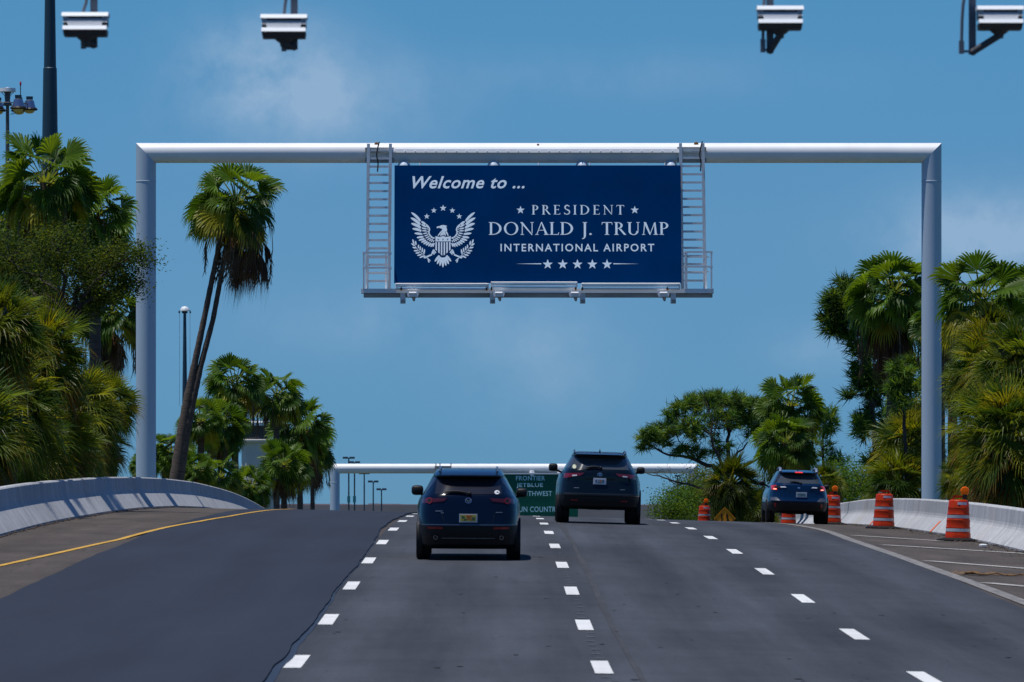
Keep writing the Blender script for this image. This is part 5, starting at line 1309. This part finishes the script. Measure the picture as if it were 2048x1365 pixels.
leafy('broadleaf_tree', 'dark small leaved broadleaf tree whose branch reaches over the left gantry post', 'tree', 152, (150, 1000), (140, 640), [(20, 520, 70, 55, 1, 34), (110, 500, 60, 55, -1, 36), (175, 545, 60, 60, 0, 40), (235, 530, 45, 48, 0, 28), (280, 505, 26, 30, -.5, 11), (205, 590, 60, 40, .5, 28), (60, 590, 70, 45, 1, 34), (250, 575, 34, 26, 0, 12), (140, 610, 80, 34, .5, 26), (-20, 560, 60, 70, 1, 28)], 110, .08, BC, 5, tr=.13, clump=.21)
BG = [(.045, .095, .014), (.030, .070, .014), (.075, .12, .020)]
leafy('bush', 'bright green leafy bush behind the drum beside the bright blue car', 'bush', 250, (1700, 1060), (1700, 1000), [(1690, 960, 36, 28, 0, 22), (1720, 975, 40, 36, 1, 26), (1665, 985, 36, 26, -1, 18), (1745, 950, 30, 40, 1, 18), (1700, 1010, 70, 26, 0, 24)], 150, .10, BG, 6, clump=.4)
leafy('bush', 'green bush left of the small distant drum, lowest of the crest shrubs', 'bush', 255, (1345, 1060), (1345, 1030), [(1345, 1010, 26, 22, 0, 14), (1370, 1000, 30, 30, 1, 18), (1325, 1028, 20, 12, 0, 8), (1360, 1030, 46, 18, 0, 16)], 140, .095, BG, 8, clump=.34)
leafy('bush', 'yellowish green bush behind the small distant drum', 'bush', 262, (1400, 1060), (1400, 1030), [(1385, 985, 40, 34, 0, 24), (1415, 1010, 44, 30, -1, 24), (1380, 1020, 40, 20, 0, 14), (1408, 960, 24, 24, 1, 10)], 140, .10, [(.06, .085, .02), (.085, .105, .025), (.04, .06, .016)], 9, clump=.32)
leafy('bush', 'dense dark green shrub between the orange diamond sign and the bright blue car', 'bush', 252, (1510, 1060), (1510, 1030), [(1500, 1000, 34, 24, 0, 22), (1530, 1015, 30, 26, 1, 22), (1480, 1022, 40, 18, 0, 20), (1545, 985, 22, 30, 1, 16)], 130, .10, [(.028, .060, .012), (.045, .082, .014), (.018, .040, .010)], 15, clump=.36)
leafy('bush', 'dense green shrub under the bare branch of the spreading pine', 'bush', 258, (1430, 1060), (1430, 1030), [(1425, 985, 34, 24, 0, 22), (1400, 1005, 40, 24, 1, 24), (1440, 1015, 40, 22, 0, 22)], 130, .10, [(.03, .066, .012), (.05, .09, .014), (.02, .044, .010)], 16, clump=.36)
leafy('bush', 'dark shrub filling the gap under the left broadleaf tree behind the wall', 'bush', 156, (110, 1000), (110, 960), [(110, 940, 60, 40, 1, 22), (70, 900, 60, 50, 1, 22)], 80, .075, BC, 10, clump=.22)
def pine(name, label, D, limbs, blobs, ntuft, ln, cols, seed, base, tr, needles=26, cone=0, lw=.72):
    r = random.Random(seed); u = D/F; b = P(base[0], base[1], D); t = thing(name, label, 'tree', (b.x, b.y, gz(b.x, b.y) - .2)); o = t.location
    tm, lm = MB(), MB()
    p0 = P(base[0], base[1], D) - o
    tm.tube([Vector((0, 0, 0)), p0], [tr*1.15, tr], 9)
    for pts in limbs:
        q = [P(a, b_, D + d) - o for a, b_, d in [(x[0], x[1], x[2]) for x in pts]]; rad = [x[3]*u*lw for x in pts]
        q2, r2 = [], []
        for i in range(len(q) - 1):
            for k_ in range(3):
                f = k_/3; q2.append(q[i].lerp(q[i+1], f) + Vector((r.gauss(0, .05), r.gauss(0, .05), r.gauss(0, .05)))*(0 if k_ == 0 else 1)); r2.append(rad[i] + (rad[i+1]-rad[i])*f)
        tm.tube(q2 + [q[-1]], r2 + [rad[-1]], 7)
        for k_ in range(10):
            i = r.randrange(len(q) - 1); p_ = q[i].lerp(q[i+1], r.random()); limb(tm, r, p_, p_ + Vector((r.gauss(0, .5), r.gauss(0, .5), r.uniform(-.15, .7))), rad[i]*.25, .006, .3, 4)
    nodes = [P(x[0], x[1], D + x[2]) - o for pts in limbs for x in pts]
    for (px, py, rx, ry, dd, n) in blobs:
        c = P(px, py, D + dd) - o; near = min(nodes, key=lambda v: (v - c).length)
        limb(tm, r, near, c, tr*.16, tr*.06, .25, 5)
        for i in range(n):
            v = inblob(r); cc = c + Vector((v.x*rx*u, v.y*rx*u, v.z*ry*u))
            if r.random() < .6: limb(tm, r, c, cc, tr*.07, tr*.02, .3, 4)
            base_c = jit(r.choice(cols), r, .3); ax_ = Vector((v.x, v.y, v.z + .7)).normalized()
            for j in range(needles):
                d = (ax_*r.uniform(.1, .9) + Vector((r.gauss(0, 1), r.gauss(0, 1), r.gauss(0, .8)))*.6).normalized(); L = ln*r.uniform(.7, 1.15)
                s = d.cross(Vector((r.uniform(-1, 1), r.uniform(-1, 1), r.uniform(-1, 1)))).normalized()*L*.055; g = cc + Vector((r.gauss(0, .06), r.gauss(0, .06), r.gauss(0, .06)))
                lm.add([g - s, g + s, g + d*L + Vector((0, 0, -.1*L))], [(0, 1, 2)], jit(base_c, r, .2))
        if cone:
            pass
    tm.obj('trunk', M['bark_dark'], t, smooth=60); lm.obj('crown', M['needle'], t)
    return t
PC = [(.034, .072, .014), (.058, .105, .018), (.020, .044, .012)]
PY = [(.05, .10, .02), (.075, .12, .022), (.03, .065, .016)]
pine('pine_tree', 'tall dark pine left of the right gantry post with tufted branches down its trunk', 226,
     [[(1752, 985, 0, 9), (1750, 900, 0, 8), (1742, 800, 0, 7), (1735, 700, 0, 6), (1728, 620, 0, 4), (1722, 580, 0, 2)], [(1742, 800, 0, 3), (1715, 790, -.5, 2), (1695, 795, -1, 1.4)], [(1735, 720, 0, 3), (1705, 690, .5, 2), (1680, 650, .5, 1.4)], [(1748, 880, 0, 3), (1725, 850, .3, 1.6), (1715, 845, 0, 1.2)]],
     [(1690, 600, 38, 40, 0, 46), (1665, 635, 20, 40, 0, 26), (1720, 590, 40, 30, 1, 34), (1700, 650, 34, 30, .5, 26), (1722, 700, 34, 36, 0, 34), (1735, 760, 36, 34, 0, 32), (1702, 795, 12, 8, -1, 4), (1730, 850, 22, 24, 0, 14), (1720, 855, 14, 22, -.5, 8), (1760, 800, 26, 50, 1, 26), (1745, 930, 18, 16, 0, 8), (1668, 660, 14, 14, 0, 6), (1770, 880, 20, 40, 1, 16)], 0, .55, PC, 41, (1752, 985), .17, 34)
pine('pine_tree', 'young yellow green pine clump just left of the right gantry post', 206, [[(1812, 960, 0, 6), (1808, 850, 0, 5), (1805, 780, 0, 3), (1810, 730, 0, 2)]],
     [(1800, 745, 24, 22, 0, 18), (1820, 735, 20, 20, .5, 12), (1785, 775, 18, 16, 0, 12), (1815, 780, 24, 22, 0, 16), (1795, 805, 26, 18, 0, 12)], 0, .42, PY, 42, (1812, 960), .10, 34)
pine('spreading_pine', 'spreading flat topped pine with bare dark limbs left of the bright blue car', 246,
     [[(1470, 1010, 0, 9), (1452, 960, 0, 8), (1425, 932, 0, 6.5), (1395, 922, 0, 5), (1350, 912, 0, 3.6), (1312, 898, 0, 2.4), (1290, 885, 0, 1.5)],
      [(1455, 960, 0, 7), (1456, 900, .5, 6), (1458, 870, .5, 4.5), (1452, 845, .5, 3), (1440, 815, .5, 2)], [(1450, 950, -.5, 5), (1434, 905, -.8, 4.5), (1422, 870, -.8, 3.4), (1402, 850, -1, 2.4), (1375, 835, -1, 1.6)],
      [(1458, 940, .5, 4), (1475, 905, 1, 3), (1495, 885, 1, 2)], [(1458, 870, .5, 3), (1480, 840, .7, 2.2), (1500, 810, .7, 1.5)], [(1422, 870, -.8, 2.4), (1425, 840, -.6, 1.8), (1415, 810, -.5, 1.2)], [(1395, 922, 0, 2.6), (1375, 895, .4, 2), (1355, 875, .4, 1.4)],
      [(1410, 978, -.5, 3.4), (1370, 968, -.5, 2.8), (1325, 955, -.6, 2), (1295, 948, -.6, 1.2)], [(1470, 985, -.3, 4), (1410, 978, -.5, 3.4)], [(1370, 968, -.5, 1.6), (1345, 965, -.6, 1.4), (1330, 950, -.6, .9)]],
     [(1300, 872, 22, 16, 0, 20), (1285, 888, 12, 8, 0, 7), (1322, 885, 20, 14, .5, 14), (1345, 835, 16, 14, -.5, 12), (1370, 815, 26, 16, -.5, 26), (1400, 803, 30, 14, 0, 30), (1430, 800, 34, 14, .5, 34), (1465, 806, 34, 16, .5, 34), (1500, 815, 34, 20, .7, 30), (1520, 840, 24, 24, .7, 16), (1378, 850, 18, 16, -1, 12), (1345, 868, 14, 10, 0, 8), (1480, 840, 30, 18, .7, 16), (1395, 905, 18, 14, 0, 10), (1435, 905, 14, 8, -.4, 6), (1350, 900, 26, 8, 0, 10), (1440, 850, 40, 26, .6, 16), (1410, 830, 30, 18, -.6, 14), (1465, 835, 30, 20, 0, 14), (1500, 850, 26, 24, .9, 14), (1395, 870, 26, 20, -.9, 12), (1440, 890, 30, 14, -.4, 8), (1325, 855, 14, 12, .3, 9), (1362, 858, 18, 12, .6, 10), (1530, 825, 20, 22, .8, 14)], 0, .40, PY, 43, (1470, 1010), .13, 34)
pine('pine_tree', 'small pine behind the palms right of the bright blue car', 256, [[(1650, 1000, 0, 5), (1645, 900, 0, 4), (1650, 850, 0, 2.6), (1655, 820, 0, 1.6)]],
     [(1655, 835, 22, 20, 0, 18), (1640, 860, 20, 14, 0, 10), (1665, 850, 16, 14, 0, 9), (1650, 900, 24, 30, 0, 16), (1680, 930, 26, 20, 0, 14)], 0, .40, PY, 44, (1650, 1000), .12, 30)
